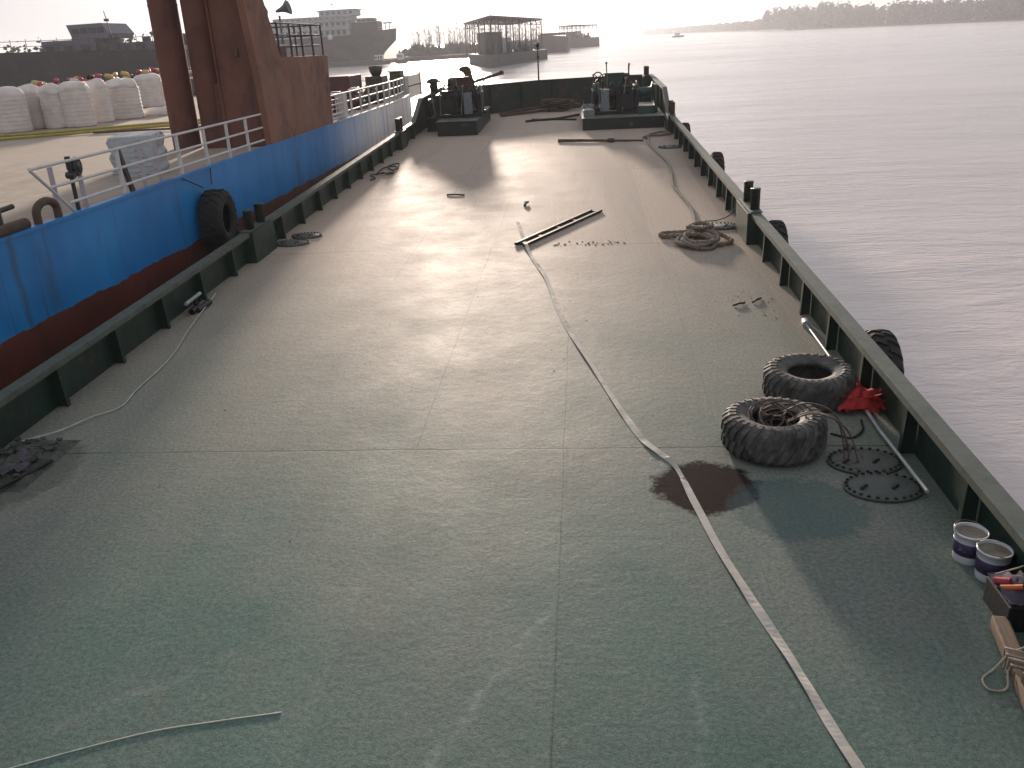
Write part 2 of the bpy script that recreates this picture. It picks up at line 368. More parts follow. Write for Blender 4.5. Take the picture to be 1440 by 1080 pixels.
def water_mat():
    m, nt, bs = nodes('river_water')
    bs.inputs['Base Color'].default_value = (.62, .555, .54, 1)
    bs.inputs['Roughness'].default_value = .14; bs.inputs['IOR'].default_value = 1.333
    a = bump(nt, bs, nz(nt, .10, 3, .5, sc=(.6, 1.2, 1), dist=.4), .5, .5)
    wind = ramp(nt, nz(nt, .035, 4, .6, sc=(.5, 1.2, 1), dist=.8), .35, .65, (.25, .25, .25, 1), (1.35, 1.35, 1.35, 1))
    b = bump(nt, bs, mth(nt, 'MULTIPLY', nz(nt, .55, 6, .62, sc=(.5, 1.5, 1), dist=.7), wind), .6, .22, a)
    b = bump(nt, bs, mth(nt, 'MULTIPLY', nz(nt, 2.2, 5, .65, sc=(.6, 1.3, 1), dist=.6), wind), .6, .09, b)
    bump(nt, bs, nz(nt, 6.0, 4, .6, sc=(.6, 1.3, 1), dist=.4), .7, .02, b)
    rg = ramp(nt, nz(nt, .05, 4, .6, sc=(.5, 1.5, 1)), .3, .7, (.10, .10, .10, 1), (.24, .24, .24, 1)); nt.links.new(rg, bs.inputs['Roughness'])
    return m
M['water'] = water_mat()

# ---------------------------------------------------------------- setting
w = MB(); S = 9000
w.add([(-S, -S, WATER_Z), (S, -S, WATER_Z), (S, S, WATER_Z), (-S, S, WATER_Z)], [(0, 1, 2, 3)])
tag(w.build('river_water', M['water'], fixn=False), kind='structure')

# ---------------------------------------------------------------- the barge (deck frame)
HB = .56; RW = .17; YB0 = -3.5; YBOW = 41.3; YL0, YL1 = 32.6, 34.4; ZB = 1.23
barge = empty('deck_barge'); tag(barge, 'green deck barge with long bare steel deck and low ribbed bulwarks', 'barge', deck=True)
d = MB(); d.b2((-4.66, YB0, -.05), (4.66, YBOW, 0)); d.build('deck', M['deck'], barge)
h = MB(); h.b2((-4.655, YB0, -2.9), (4.655, YBOW-.2, -.054)); h.build('hull', M['bulwark'], barge)
STY = [4.85+1.37*k for k in range(-5, 21)]
for sx in (-1, 1):
    b = MB(); X = 4.64*sx
    prof = [(YB0, 0.0), (YBOW, 0.0), (YBOW, ZB-.02), (YL1, ZB-.02), (YL0, HB-.02), (YB0, HB-.02)]
    b.prism(prof, 'x', X, X+.02*sx)
    bw = b.build('bulwark', M['bulwark'], barge)
    c = MB(); xi, xo = 4.5*sx, 4.67*sx; t = .022
    path = [(YB0, HB), (YL0, HB), (YL1, ZB), (YBOW+.08, ZB)]
    for (y0, z0), (y1, z1) in zip(path, path[1:]):
        vs = [(xi, y0, z0), (xo, y0, z0), (xo, y1, z1), (xi, y1, z1), (xi, y0, z0-t), (xo, y0, z0-t), (xo, y1, z1-t), (xi, y1, z1-t)]
        c.add(vs, [(0, 1, 2, 3), (4, 7, 6, 5), (0, 4, 5, 1), (2, 6, 7, 3), (0, 3, 7, 4), (1, 5, 6, 2)])
    # down-turned inner lip
    for (y0, z0), (y1, z1) in zip(path, path[1:]):
        c.add([(xi, y0, z0-t), (xi+.012*sx, y0, z0-t), (xi+.012*sx, y1, z1-t), (xi, y1, z1-t), (xi, y0, z0-t-.05), (xi+.012*sx, y0, z0-t-.05), (xi+.012*sx, y1, z1-t-.05), (xi, y1, z1-t-.05)],
              [(4, 7, 6, 5), (0, 4, 5, 1), (2, 6, 7, 3), (0, 3, 7, 4), (1, 5, 6, 2)])
    c.build('cap_rail', M['cap'], bw)
    for k, y in enumerate(STY + [35.6, 37.0, 38.4, 39.8]):
        ht = HB-.03 if y < YL0 else ZB-.03
        if YL0 < y < YL1: continue
        s = MB()
        off = 0 if y < 30 else 0
        s.add([(4.635*sx, y-.006, 0.0), (4.515*sx, y-.006, 0.0), (4.53*sx, y-.006, ht-.05), (4.635*sx, y-.006, ht-.05),
               (4.635*sx, y+.006, 0.0), (4.515*sx, y+.006, 0.0), (4.53*sx, y+.006, ht-.05), (4.635*sx, y+.006, ht-.05)],
              [(0, 1, 2, 3), (7, 6, 5, 4), (0, 4, 5, 1), (1, 5, 6, 2), (2, 6, 7, 3), (3, 7, 4, 0)])
        s.add([(4.512*sx, y-.035, 0.0), (4.512*sx, y+.035, 0), (4.527*sx, y+.035, ht-.05), (4.527*sx, y-.035, ht-.05),
               (4.502*sx, y-.035, 0.0), (4.502*sx, y+.035, 0), (4.517*sx, y+.035, ht-.05), (4.517*sx, y-.035, ht-.05)],
              [(0, 1, 2, 3), (7, 6, 5, 4), (0, 4, 5, 1), (1, 5, 6, 2), (2, 6, 7, 3), (3, 7, 4, 0)])
        s.build('stiffener', M['bulwark'], bw)
# bow bulwark: runs a little aft on the port side, with a gap for the anchor roller
bb = MB()
bowpts = [(-4.64, 38.6), (-2.1, 39.9), (-.4, 41.0), (2.63, 41.45)]
for (x0, y0), (x1, y1) in zip(bowpts, bowpts[1:]):
    bb.prism([(x0, y0), (x1, y1), (x1, y1+.03), (x0, y0+.03)], 'z', -.6, ZB-.02)
bb.prism([(3.1, 41.5), (4.64, 41.4), (4.64, 41.43), (3.1, 41.53)], 'z', -.6, ZB-.02)
bb.prism([(2.63, 41.45), (3.1, 41.5), (3.1, 41.53), (2.63, 41.48)], 'z', -.6, .85)
bwb = bb.build('bow_bulwark', M['bowgreen'], barge)
c = MB()
for (x0, y0), (x1, y1) in list(zip(bowpts, bowpts[1:])) + [((3.1, 41.5), (4.66, 41.4))]:
    c.prism([(x0, y0-.09), (x1, y1-.09), (x1, y1+.05), (x0, y0+.05)], 'z', ZB-.018, ZB+.006)
c.build('cap_rail', M['cap'], bwb)
for x in (-3.6, -2.4, -1.1, .2, 1.4):
    s = MB(); yy = 38.6+(x+4.64)*.5 if x < -2.1 else (39.9+(x+2.1)*.64 if x < -.4 else 41.0+(x+.4)*.147)
    s.b2((x-.008, yy-.13, 0), (x+.008, yy-.004, ZB-.08)); s.build('stiffener', M['bowgreen'], bwb)
# foredeck apron beyond the flat deck under the skewed bow
a = MB(); a.b2((-4.65, YBOW, -.9), (4.65, YBOW+.25, -.004)); a.build('bow_plate', M['deck'], barge)

def bitts(x, ys, r, z0, z1, m, side):
    t = empty('mooring_bitts', (0, 0, 0)); t.parent = barge
    k = MB(); yc = sum(ys)/len(ys)
    k.b2((x-.11, min(ys)-.25, z0-.02), (x+.095, max(ys)+.25, z0)); k.build('base_plate', M['cap'], t, .004)
    g = MB(); g.b2((x-.05*side-.115, min(ys)-.27, 0), (x-.05*side+.09, max(ys)+.27, z0-.022)); g.build('base_box', M['bulwark'], t, .006)
    for y in ys:
        p = MB(); p.lathe([(0, z0), (r, z0), (r, z1-.02), (r*1.04, z1-.018), (r*1.04, z1), (0, z1)], (x, y, 0), 18); p.build('post', m, t)
    return t
bitts(4.60, (15.85, 16.55), .085, .585, .95, M['bitt'], 1)
bitts(4.60, (31.35, 31.95), .085, .585, .97, M['bitt_rusty'], 1)
bitts(4.35, (40.7, 41.1), .10, 1.25, 1.60, M['bitt_rusty'], 1)
bitts(-4.58, (15.55, 16.15), .085, .585, .93, M['bitt'], -1)
bitts(-4.58, (29.75, 30.15), .085, .585, .98, M['bitt'], -1)
# round hatch covers with studs
def cover(x, y, r, clipx=None):
    t = empty('manhole_cover', (x, y, 0)); t.parent = barge
    t.scale = (1.28, .95, .7); p = MB(); p.lathe([(0, .045), (r*.98, .045), (r, .038), (r, 0.001), (0, .001)], (0, 0, 0), 40)
    s = p; n = 26
    for k in range(n):
        a = 2*math.pi*k/n
        s.cyl((r*.93*math.cos(a), r*.93*math.sin(a), .045), (r*.93*math.cos(a), r*.93*math.sin(a), .068), .012, 6, 1)
    p.build('cover_plate', [M['cover'], M['stud']], t)
    for ax in (-.4, .4):
        s = MB(); s.tube([(ax*r-.05, -.06, .04), (ax*r-.05, -.06, .065), (ax*r-.01, .0, .065), (ax*r-.01, .0, .04)], .014, 5)
        s.build('lift_handle', M['stud'], t)
for x, y, r in ((4.13, 7.40, .26), (4.15, 6.92, .26), (-4.22, 16.7, .27), (-4.1, 17.3, .25), (4.2, 27.7, .28), (4.18, 17.0, .27)):
    cover(x, y, r)
# winch platforms
def platform(x0, x1, y0, y1, z):
    t = empty('winch_platform', (0, 0, 0)); t.parent = barge
    p = MB(); p.b2((x0+.02, y0+.02, 0), (x1-.02, y1, z-.02)); p.build('platform_box', M['platform'], t, .01)
    q = MB(); q.b2((x0, y0, z-.018), (x1, y1, z)); q.build('platform_top', M['plattop'], t, .004)
platform(-3.75, -2.25, 32.55, 37.6, .52)
platform(1.52, 4.45, 32.6, 37.6, .42)
# light mast on the bow rail
t = empty('mast', (-.38, 41.0, ZB)); t.parent = barge
k = MB(); k.tube([(0, -.03, 0), (0, -.03, .9), (0, -.03, 1.35)], [.035, .03, .025], 8); k.build('pole', M['bitt'], t)
k = MB(); k.lathe([(0, 1.35), (.06, 1.35), (.075, 1.42), (.05, 1.5), (.05, 1.53), (0, 1.55)], (0, -.03, 0), 10); k.lathe([(0, .88), (.07, .9), (.07, .99), (0, 1.02)], (0, -.03, 0), 10); k.build('lamp', M['bitt'], t)
k = MB(); k.lathe([(0, 1.55), (.045, 1.56), (.04, 1.66), (0, 1.69)], (0, -.03, 0), 10); k.build('lamp_cap', M['far_white'], t)

# ---------------------------------------------------------------- windlasses and bow gear
def wheel(mb, c, r, axis, n=18, tr=.018):
    c = Vector(c); a = Vector(axis).normalized(); u = a.orthogonal().normalized(); v = a.cross(u)
    mb.tube([c+(u*math.cos(2*math.pi*k/n)+v*math.sin(2*math.pi*k/n))*r for k in range(n+1)], tr, 6)
    for k in range(4):
        e = c+(u*math.cos(math.pi*k/2)+v*math.sin(math.pi*k/2))*r; mb.cyl(c, e, tr*.7, 5)
def windlass(name, label, x, y, z, flip, boxmat, lumps):
    t = empty(name, (x, y, z)); t.scale = (1.2, 1.2, 1.35); tag(t, label, 'windlass', deck=True)
    f = flip
    k = MB(); k.b2((-.75, -.55, .001), (.75, -.45, .10)); k.b2((-.75, .45, .001), (.75, .55, .10)); k.b2((-.7, -.5, .1), (-.6, .5, .62)); k.b2((.6, -.5, .1), (.7, .5, .62))
    k.build('base_frame', M['machine'], t, .008)
    k = MB(); M90 = Matrix.Rotation(R(90), 3, 'Y')
    k.lathe([(0, -.58), (.34, -.58), (.34, -.54), (.17, -.53), (.17, -.05), (.34, -.04), (.34, 0), (.17, .01), (.17, .48), (.34, .49), (.34, .53), (0, .53)], (0, .1, .45), 24, M=M90)
    k.build('drum', M['machine'], t)
    k = MB()
    for j in range(14):
        a0 = -.5+j*.034
        k.tube([(a0, .1+.185*math.cos(q*math.pi/8), .45+.185*math.sin(q*math.pi/8)) for q in range(17)], .017, 5)
    k.build('wound_wire', M['rustpipe'], t)
    k = MB(); k.b2((-.28*f-.25, -.62, .12), (-.28*f+.25, -.28, .62)); k.b2((-.28*f-.2, -.6, .62), (-.28*f+.2, -.3, .72))
    for q in range(4): k.cyl((-.28*f-.15+.1*q, -.64, .3), (-.28*f-.15+.1*q, -.64, .58), .03, 8)
    k.cyl((-.28*f, -.72, .36), (-.28*f, -.62, .36), .17, 18)
    eng = k.build('engine_block', M['machine'], t, .01)
    k = MB(); k.cyl((-.28*f+.12, -.4, .72), (-.28*f+.12, -.4, 1.0), .045, 10); k.cyl((-.28*f+.12, -.4, 1.0), (-.28*f+.12, -.4, 1.25), .022, 8); k.build('exhaust_stack', M['rustpipe'], eng)
    k = MB(); k.b2((.32*f-.12, -.72, .10), (.32*f+.12, -.5, .62)); k.b2((.32*f-.13, -.73, .62), (.32*f+.13, -.49, .66)); k.build('fuel_tank', boxmat, t, .012)
    k = MB(); k.b2((-.3, .42, .5), (.25, .5, .98)); k.b2((-.36, .36, .98), (.31, .54, 1.01)); k.build('radiator', M['machine_red'] if flip > 0 else M['machine_green'], t, .008)
    k = MB(); k.lathe([(0, -.06), (.30, -.06), (.30, .06), (0, .06)], (.62*f, .05, .48), 22, M=M90); k.build('gear_wheel', M['machine_green'], t)
    for (lx, ly, hh, tilt) in lumps:
        k = MB(); k.tube([(lx, ly, .1), (lx+tilt*.5, ly, hh*.6), (lx+tilt, ly-.05, hh)], .018, 6); k.lathe([(0, -.04), (.035, -.02), (.035, .02), (0, .04)], (lx+tilt, ly-.05, hh+.03), 8); k.build('hand_lever', M['steel'], t)
    for q in range(5):
        x0, x1 = -.5+.22*q, -.4+.25*((q*3) % 5)
        k = MB(); k.tube(smooth_path([(x0, -.45, .3+.05*q), (x0+.1, -.62, .55+.04*q), (x1, -.5, .85-.05*q), (x1+.05, -.1, .8), (x1, .3, .55)], 5), .022, 6); k.build('hydraulic_hose', M['black'], t)
    k = MB(); k.b2((-.15*f-.3, .55, .1), (-.15*f+.3, .85, .75)); k.cyl((-.15*f-.3, .7, .85), (-.15*f+.3, .7, .85), .13, 12); k.build('oil_tank', M['machine'], t, .02)
    k = MB(); k.tube([(-.1+.02*math.cos(q*2.1), .55+q*.12, .35-.035*q+.03*math.sin(q*2.1)) for q in range(10)], .035, 6); k.build('anchor_chain', M['rustpipe'], t)
    k = MB(); wheel(k, (.52*f, -.62, .95), .16, (.2, 1, .3)); k.cyl((.52*f, -.62, .1), (.52*f, -.6, .95), .02, 6); k.build('brake_wheel', M['machine'], t)
    return t
windlass('anchor_windlass', 'black greasy anchor windlass with a brown radiator on the port bow platform', -3.05, 34.3, .52, 1, M['boxgrey'],
         [(-.72, -.62, .85, -.1), (-.55, -.66, .95, .05), (.1, -.7, .8, .1), (.7, -.3, .9, .12), (-.05, .3, 1.1, -.1)])
windlass('anchor_windlass', 'dark green anchor windlass with a blue-grey tank on the starboard bow platform', 2.75, 34.2, .42, -1, M['boxgrey'],
         [(-.72, -.4, 1.0, .06), (-.45, -.66, .8, -.08), (.2, -.7, .9, .1), (.4, .2, 1.2, .04), (-.2, .35, 1.25, -.05)])
t = empty('chain_stopper', (-4.15, 34.6, 0)); tag(t, 'dark chain stopper frame squeezed between the port bulwark and the windlass', 'chain stopper', deck=True)
k = MB(); k.b2((-.2, -.5, .001), (.25, .6, .5)); k.b2((-.16, -.3, .5), (-.08, .4, 1.15)); k.b2((.12, -.3, .5), (.2, .4, 1.15)); k.build('frame', M['machine'], t, .02)
k = MB(); k.lathe([(0, -.2), (.22, -.2), (.12, -.08), (.12, .08), (.22, .2), (0, .2)], (.02, .05, .95), 16, M=Matrix.Rotation(R(90), 3, 'Y')); k.build('chain_wheel', M['machine'], t)
# second machine on the starboard platform
t = empty('chain_winch', (3.85, 34.3, .42)); t.scale = (1.1, 1.2, 1.35); tag(t, 'green chain winch beside the starboard bulwark on the bow platform', 'winch', deck=True)
k = MB(); k.b2((-.4, -.5, .001), (.4, .5, .14)); k.b2((-.38, -.4, .14), (-.3, .4, .7)); k.b2((.3, -.4, .14), (.38, .4, .7)); k.build('frame', M['machine_green'], t, .01)
k = MB(); k.lathe([(0, -.28), (.26, -.28), (.26, -.24), (.13, -.2), (.13, .2), (.26, .24), (.26, .28), (0, .28)], (0, 0, .5), 20, M=Matrix.Rotation(R(90), 3, 'Y')); k.build('drum', M['machine_green'], t)
k = MB(); k.b2((-.3, -.78, .0), (.3, -.52, .2)); k.build('motor', M['machine_green'], t, .02)
t = empty('control_box', (1.78, 33.2, .42)); tag(t, 'pale low box with an open lid at the corner of the starboard platform', 'box', deck=True)
k = MB(); k.b2((-.2, -.22, .001), (.2, .22, .24)); k.build('body', M['boxgrey'], t, .01)
k = MB(); k.bar((-.2, .24, .24), (-.2, .44, .40), .02, .4); k.box((0, .33, .33), (.4, .24, .02), mat=Matrix.Rotation(R(35), 3, 'X')); k.build('lid', M['plattop'], t)
# small bow rollers at the gap
t = empty('anchor_roller', (2.87, 41.3, .85)); tag(t, 'small rusty anchor roller in the gap of the bow bulwark', 'roller', deck=True)
k = MB(); k.b2((-.2, -.1, .001), (-.15, .12, .42)); k.b2((.15, -.1, .001), (.2, .12, .38)); k.build('cheek', M['bitt_rusty'], t)
k = MB(); k.lathe([(0, -.14), (.09, -.14), (.05, 0), (.09, .14), (0, .14)], (0, 0, .16), 14, M=Matrix.Rotation(R(90), 3, 'Y')); k.build('roller', M['bitt'], t)
# stowed anchor behind the port windlass
t = empty('stowed_anchor', (-2.95, 37.0, .52)); tag(t, 'brown stock anchor stowed upright behind the port windlass, its bar slanting outboard', 'anchor', deck=True)
k = MB(); k.prism([(-.20, .001), (.20, .001), (.18, .9), (.10, 1.25), (.04, 1.56), (-.14, 1.66), (-.42, 1.60), (-.46, 1.47), (-.26, 1.38), (-.18, 1.15), (-.20, .8)], 'y', -.14, .14); k.build('shank', M['brown'], t, .04)
k = MB(); k.b2((-.34, -.2, .5), (.34, .2, .68)); k.build('crown', M['brown'], t, .03)
k = MB(); k.tube([(-1.35, -.3, .58), (0, -.05, .98), (1.25, .25, 1.30)], .065, 8); k.lathe([(0, -.08), (.10, -.06), (.10, .06), (0, .10)], (1.25, .25, 1.30), 10); k.build('stock', M['brown'], t)
# bow mooring post, port side, with rope to the ship
t = empty('fairlead_post', (-4.45, 37.0, 1.235)); tag(t, 'dark roped mooring post on the port bow rail', 'mooring post', deck=True)
k = MB(); k.lathe([(0, 0), (.17, .001), (.16, .32), (.20, .36), (.19, .47), (.12, .52), (0, .53)], (0, 0, 0), 14); k.build('post', M['bitt'], t)
k = MB(); rope_mb(k, [(.2, -.0, .45), (.24, -.05, .3), (.27, -.1, .1), (.27, -.12, .0)], .03); k.cyl((-.28, 0, .40), (.05, 0, .40), .08, 10); k.build('rope_turn', M['rope'], t)
# hand rail beside the post, pipes and hoses on the fore deck
pipes = [([(-2.0, 38.9, .07), (1.3, 40.6, .30)], .06), ([(-1.9, 38.2, .07), (1.45, 40.2, .12)], .06), ([(-.7, 35.9, .04), (-.2, 36.2, .04), (.5, 36.4, .05), (1.4, 37.4, .06)], .045), ([(-.5, 36.6, .03), (.4, 36.3, .03), (1.3, 35.9, .04)], .035)]
labs = ['long grey pipe sloping across the fore deck onto the bow heap', 'long grey pipe lying lower on the fore deck beside its twin', 'bent dark hose on the fore deck ahead of the starboard platform', 'short dark hose crossing the bent one on the fore deck']
for i, ((pp, r), lb) in enumerate(zip(pipes, labs)):
    k = MB(); k.tube(smooth_path(pp, 6) if len(pp) > 2 else pp, r, 8)
    tag(k.build('deck_pipe' if i < 2 else 'deck_hose', M['rustpipe'] if i < 2 else M['black']), lb, 'pipe' if i < 2 else 'hose', 'pipes and hoses on the fore deck', deck=True)
k = MB()
rr = random.Random(3)
for j in range(9):
    cx, cy, rad = .6+rr.uniform(-.4, .5), 39.6+rr.uniform(-.4, .4), rr.uniform(.3, .55)
    k.tube([(cx+rad*math.cos(q*.4), cy+rad*.7*math.sin(q*.4), .08+j*.05+.04*math.sin(q*1.3+j)) for q in range(17)], .05, 6)
tag(k.build('hawser_heap', M['brown']), 'heap of thick dark mooring hawser on the bow deck', 'rope heap', deck=True)
# pole lying before the starboard platform
k = MB(); k.tube([(.73, 29.85, .05), (1.5, 29.6, .06), (2.4, 29.35, .055), (3.48, 29.1, .05)], [.05, .045, .035, .03], 8); k.b2((.72, 29.7, .03), (1.25, 29.9, .08)); k.cyl((2.35, 29.36, .06), (2.55, 29.3, .06), .07, 8)
tag(k.build('boat_hook', M['rustpipe']), 'brown boat hook pole lying across the deck before the starboard platform', 'boat hook', deck=True)

# ---------------------------------------------------------------- tyres
def tyre_mb(Rr=.54, W=.38, hole=.255, lugs=30, lug=.028, seed=1, mb=None):
    mb = mb or MB(); h = W/2
    half = [(hole+.02, h*.50), (hole, h*.66), (hole+.01, h*.80), (hole+.06, h*.90), (Rr*.74, h*1.0), (Rr*.86, h*.97), (Rr-.035-lug*.4, h*.80), (Rr-lug, h*.62), (Rr-lug+.006, 0)]
    outer = half + [(r, -z) for r, z in reversed(half[:-1])]
    inner = [(hole+.03, -h*.46), (Rr*.72, -h*.82), (Rr-.09, -h*.55), (Rr-.085, 0), (Rr-.09, h*.55), (Rr*.72, h*.82), (hole+.03, h*.46)]
    mb.lathe(outer+inner, (0, 0, 0), 56, closed=True, wob=.025)
    rr = random.Random(seed)
    for sgn in (1, -1):
        for k in range(lugs):
            a0 = 2*math.pi*(k+(.5 if sgn < 0 else 0))/lugs
            st = [(Rr, 0.0, .0), (Rr, h*.35, .045), (Rr-.003, h*.66, .10), (Rr-.032, h*.86, .14), (Rr-.08, h*1.02, .155), (Rr-.145, h*1.05, .16)]
            wd = .022
            vs = []
            for (r, z, da) in st:
                a = a0+da*sgn*1.1 + rr.uniform(-.006, .006); wa = wd/Rr*(1.0 if z < h*.7 else 1.25)
                ro = r+rr.uniform(-.004, .004)
                for (rad, zz) in ((ro, z), (ro-lug*1.3, z*.9)):
                    for s in (-1, 1):
                        vs.append((rad*math.cos(a+s*wa), rad*math.sin(a+s*wa), zz*sgn))
            fs = []
            for i in range(len(st)-1):
                p, q = i*4, i*4+4
                fs += [(p, p+1, q+1, q), (p, q, q+2, p+2), (p+1, p+3, q+3, q+1)]
            fs += [(0, 2, 3, 1), (len(vs)-4, len(vs)-3, len(vs)-1, len(vs)-2)]
            mb.add(vs, fs)
    return mb
tm = tyre_mb(seed=2)
t1 = tm.build('tractor_tyre', M['tyre']); t1.scale = (.89, .89, .92); t1.location = (3.97, 8.93, .172); t1.rotation_euler = (R(1), R(-1.2), .4)
tag(t1, 'worn lugged tyre lying flat and empty nearer the red rag', 'tyre', 'tyres lying on the deck', deck=True)
t2 = t1.copy(); COL.objects.link(t2); t2.location = (3.36, 7.74, .182); t2.rotation_euler = (R(-1), R(2), 1.3); t2.scale = (.91, .91, .95)
tag(t2, 'worn lugged tyre lying flat with tangled cable inside it', 'tyre', 'tyres lying on the deck', deck=True)
fm = tyre_mb(.50, .28, .24, 20, .03, 5)
fpos = [(4.83, 9.35, .08, 'nearest to the camera'), (4.84, 15.1, .03, 'beside the big starboard bitts'), (4.84, 22.3, .13, 'half way up the barge'), (4.84, 29.5, .0, 'farthest toward the bow')]
f0 = None
for x, y, z, lb in fpos:
    o = fm.build('hanging_tyre', M['fender']) if f0 is None else f0.copy()
    if f0 is None: f0 = o
    else: COL.objects.link(o)
    o.location = (x, y, z); o.rotation_euler = (0, R(90), 0)
    tag(o, 'black fender tyre hung outside the starboard rail, '+lb, 'fender', 'fender tyres along the starboard side', deck=True)
k = MB(); k.tube([(4.60, 9.3, .57), (4.69, 9.3, .57), (4.76, 9.3, .5), (4.84, 9.3, .40)], .02, 6)
# cable tangle inside tyre, with tails
k = MB(); rr = random.Random(11)
for j in range(11):
    rad = rr.uniform(.12, .30); cx, cy = rr.uniform(-.08, .16), rr.uniform(-.06, .06); ph = rr.uniform(0, 6); tl = rr.uniform(.1, .5)
    k.tube([(cx+rad*math.cos(ph+q*.42), cy+rad*math.sin(ph+q*.42)*.8, .20+.10*math.sin(q*.42+ph)*tl*2+.02*j) for q in range(15)], .008+rr.random()*.006, 5)
for j in range(4):
    y0 = rr.uniform(-.2, .15)
    k.tube(smooth_path([(.1, y0, .36), (.32, y0-.03, .47), (.55, y0-.1, .43), (.63+.03*j, y0-.14, .25), (.66+.04*j, y0-.18-.04*j, .02), (.58+.09*j, y0-.34+.05*j, .012), (.74+.03*j, y0-.40+.16*j, .012), (.66, y0-.3, .014)], 6), .009, 5)
o = k.build('cable_tangle', M['cable']); o.scale = (.9, .9, .9); o.location = (3.36, 7.74, .02)
tag(o, 'tangle of thin brown cable piled in the near tyre and trailing onto the deck', 'cable', deck=True)
k = MB(); k.tube(smooth_path([(3.98, 8.0, .012), (4.15, 7.9, .012), (4.3, 8.05, .02), (4.36, 8.3, .012)], 6), .012, 5)
tag(k.build('cable_offcut', M['black']), 'short curved black cable offcut between near tyre and bulwark', 'cable', deck=True)
# red rag
k = MB(); rr = random.Random(5); n = 14
vs = []; fs = []
for i in range(n):
    for j in range(n):
        u, v = i/(n-1)-.5, j/(n-1)-.5
        q = Vector((u*.46, v*.40, .05+.30*max(0, .5-(u*u+v*v)*1.7)))
        s = noise.noise_vector((u*5.5, v*5.5, 3))
        q += Vector((s.x*.07, s.y*.07, s.z*.09)); q.z = max(q.z, .012)
        vs.append(q); 
for i in range(n-1):
    for j in range(n-1): fs.append((i*n+j, (i+1)*n+j, (i+1)*n+j+1, i*n+j+1))
k.add(vs, fs, smooth=True)
for j in range(22):
    a = rr.uniform(0, 6.28); k.bar((.15*math.cos(a), .13*math.sin(a), .16), (.30*math.cos(a+.2), .25*math.sin(a+.2), rr.uniform(.02, .24)), .03, .006)
o = k.build('red_rag', M['redcloth'], fixn=False); o.location = (4.42, 8.62, 0); o.scale = (1.0, 1.0, 1.1)
tag(o, 'crumpled bright red rag by the bulwark beside the farther tyre', 'rag', deck=True)
# thin pole along the starboard bulwark
k = MB(); k.tube([(4.47, 11.2, .04), (4.46, 9.3, .06), (4.44, 8.0, .05), (4.45, 6.72, .09)], .017, 8); k.cyl((4.47, 11.15, .04), (4.48, 11.28, .04), .06, 8)
tag(k.build('thin_pole', M['pole']), 'thin pale pole lying along the foot of the starboard bulwark', 'pole', deck=True)

# ---------------------------------------------------------------- webbing strap
SP = [(.18, 18.05), (.33, 17.0), (.49, 15.87), (.70, 14.8), (.94, 13.73), (1.23, 11.78), (1.62, 10.0), (1.90, 8.77), (2.13, 7.90), (2.38, 7.38), (2.49, 6.72), (2.60, 6.01), (2.75, 5.28), (2.88, 4.72), (2.97, 4.24), (3.06, 3.81), (3.2, 3.2)]
P = smooth_path([(x, y, 0) for x, y in SP], 10); vs = []; fs = []
for i, p in enumerate(P):
    tq = (P[min(i+1, len(P)-1)]-P[max(i-1, 0)]).normalized(); nn = Vector((-tq.y, tq.x, 0))
    tw = noise.noise((i*.07, 0, 5)); wd = .034*(1-.45*max(0, tw)); zz = .012+.012*abs(noise.noise((i*.15, 2, 0)))
    if abs(p.y-15.87) < .5: zz += .05*(1-abs(p.y-15.87)/.5)
    til = .016*noise.noise((i*.11, 7, 1))
    if 7.1 < p.y < 7.5: wd *= .6; til += .012
    for s in (-1, 1):
        vs.append(p+nn*wd*s+Vector((0, 0, zz+til*s)))
    for s in (-1, 1):
        vs.append(p+nn*wd*s+Vector((0, 0, zz+til*s-.006)))
for i in range(len(P)-1):
    a, b = i*4, i*4+4
    fs += [(a, a+1, b+1, b), (a+2, b+2, b+3, a+3), (a, b, b+2, a+2), (a+1, a+3, b+3, b+1)]
k = MB(); k.add(vs, fs); tag(k.build('webbing_strap', M['strap']), 'long pale flat webbing strap snaking down the middle of the deck', 'strap', deck=True)

# steel ladder-like frame
A = Vector((.36, 15.97, 0)); Bq = Vector((1.84, 18.8, 0)); dd = (Bq-A).normalized(); nn = Vector((-dd.y, dd.x, 0)); L = (Bq-A).length
t = empty('lying_ladder', A); t.rotation_euler.z = math.atan2(dd.y, dd.x)
tag(t, 'dark narrow steel ladder frame lying under the end of the strap', 'ladder', deck=True)
k = MB(); k.b2((0, -.13, .005), (L, -.07, .055)); k.build('side_bar', M['darksteel'], t, .006)
k = MB(); k.b2((.02, .07, .005), (L-.08, .13, .06)); k.build('side_bar', M['darksteel'], t, .006)
for q in (.03, .22, .45, .66, .95):
    k = MB(); k.b2((L*q, -.068, .01), (L*q+.06, .068, .045)); k.build('cross_bar', M['darksteel'], t)
# little debris
def debris(name, x, y, parts, label, m='darksteel', cat='scrap'):
    k = MB()
    for (a, b, r) in parts: k.tube([(x+a[0], y+a[1], a[2]), ((2*x+a[0]+b[0])/2, (2*y+a[1]+b[1])/2, max(a[2], b[2])+.01), (x+b[0], y+b[1], b[2])], r, 6)
    tag(k.build(name, M[m]), label, cat, deck=True)
debris('scrap_hook', .23, 19.6, [((0, 0, .02), (.06, .25, .05), .03), ((.06, .25, .05), (-.02, .3, .02), .02)], 'small dark scrap hook on the bare deck beyond the strap end')
debris('wire_offcut', -1.64, 21.1, [((-.12, .1, .02), (.32, 0, .02), .02)], 'short dark wire offcut on the sunlit deck, left of the centre')
debris('wire_offcut', 3.75, 12.15, [((-.08, -.04, .02), (.10, .06, .02), .015)], 'left one of two dark wire offcuts near the starboard bulwark')
debris('wire_offcut', 4.02, 12.25, [((-.06, -.02, .02), (.09, .16, .02), .015)], 'right one of two dark wire offcuts near the starboard bulwark')
k = MB(); rr = random.Random(21)
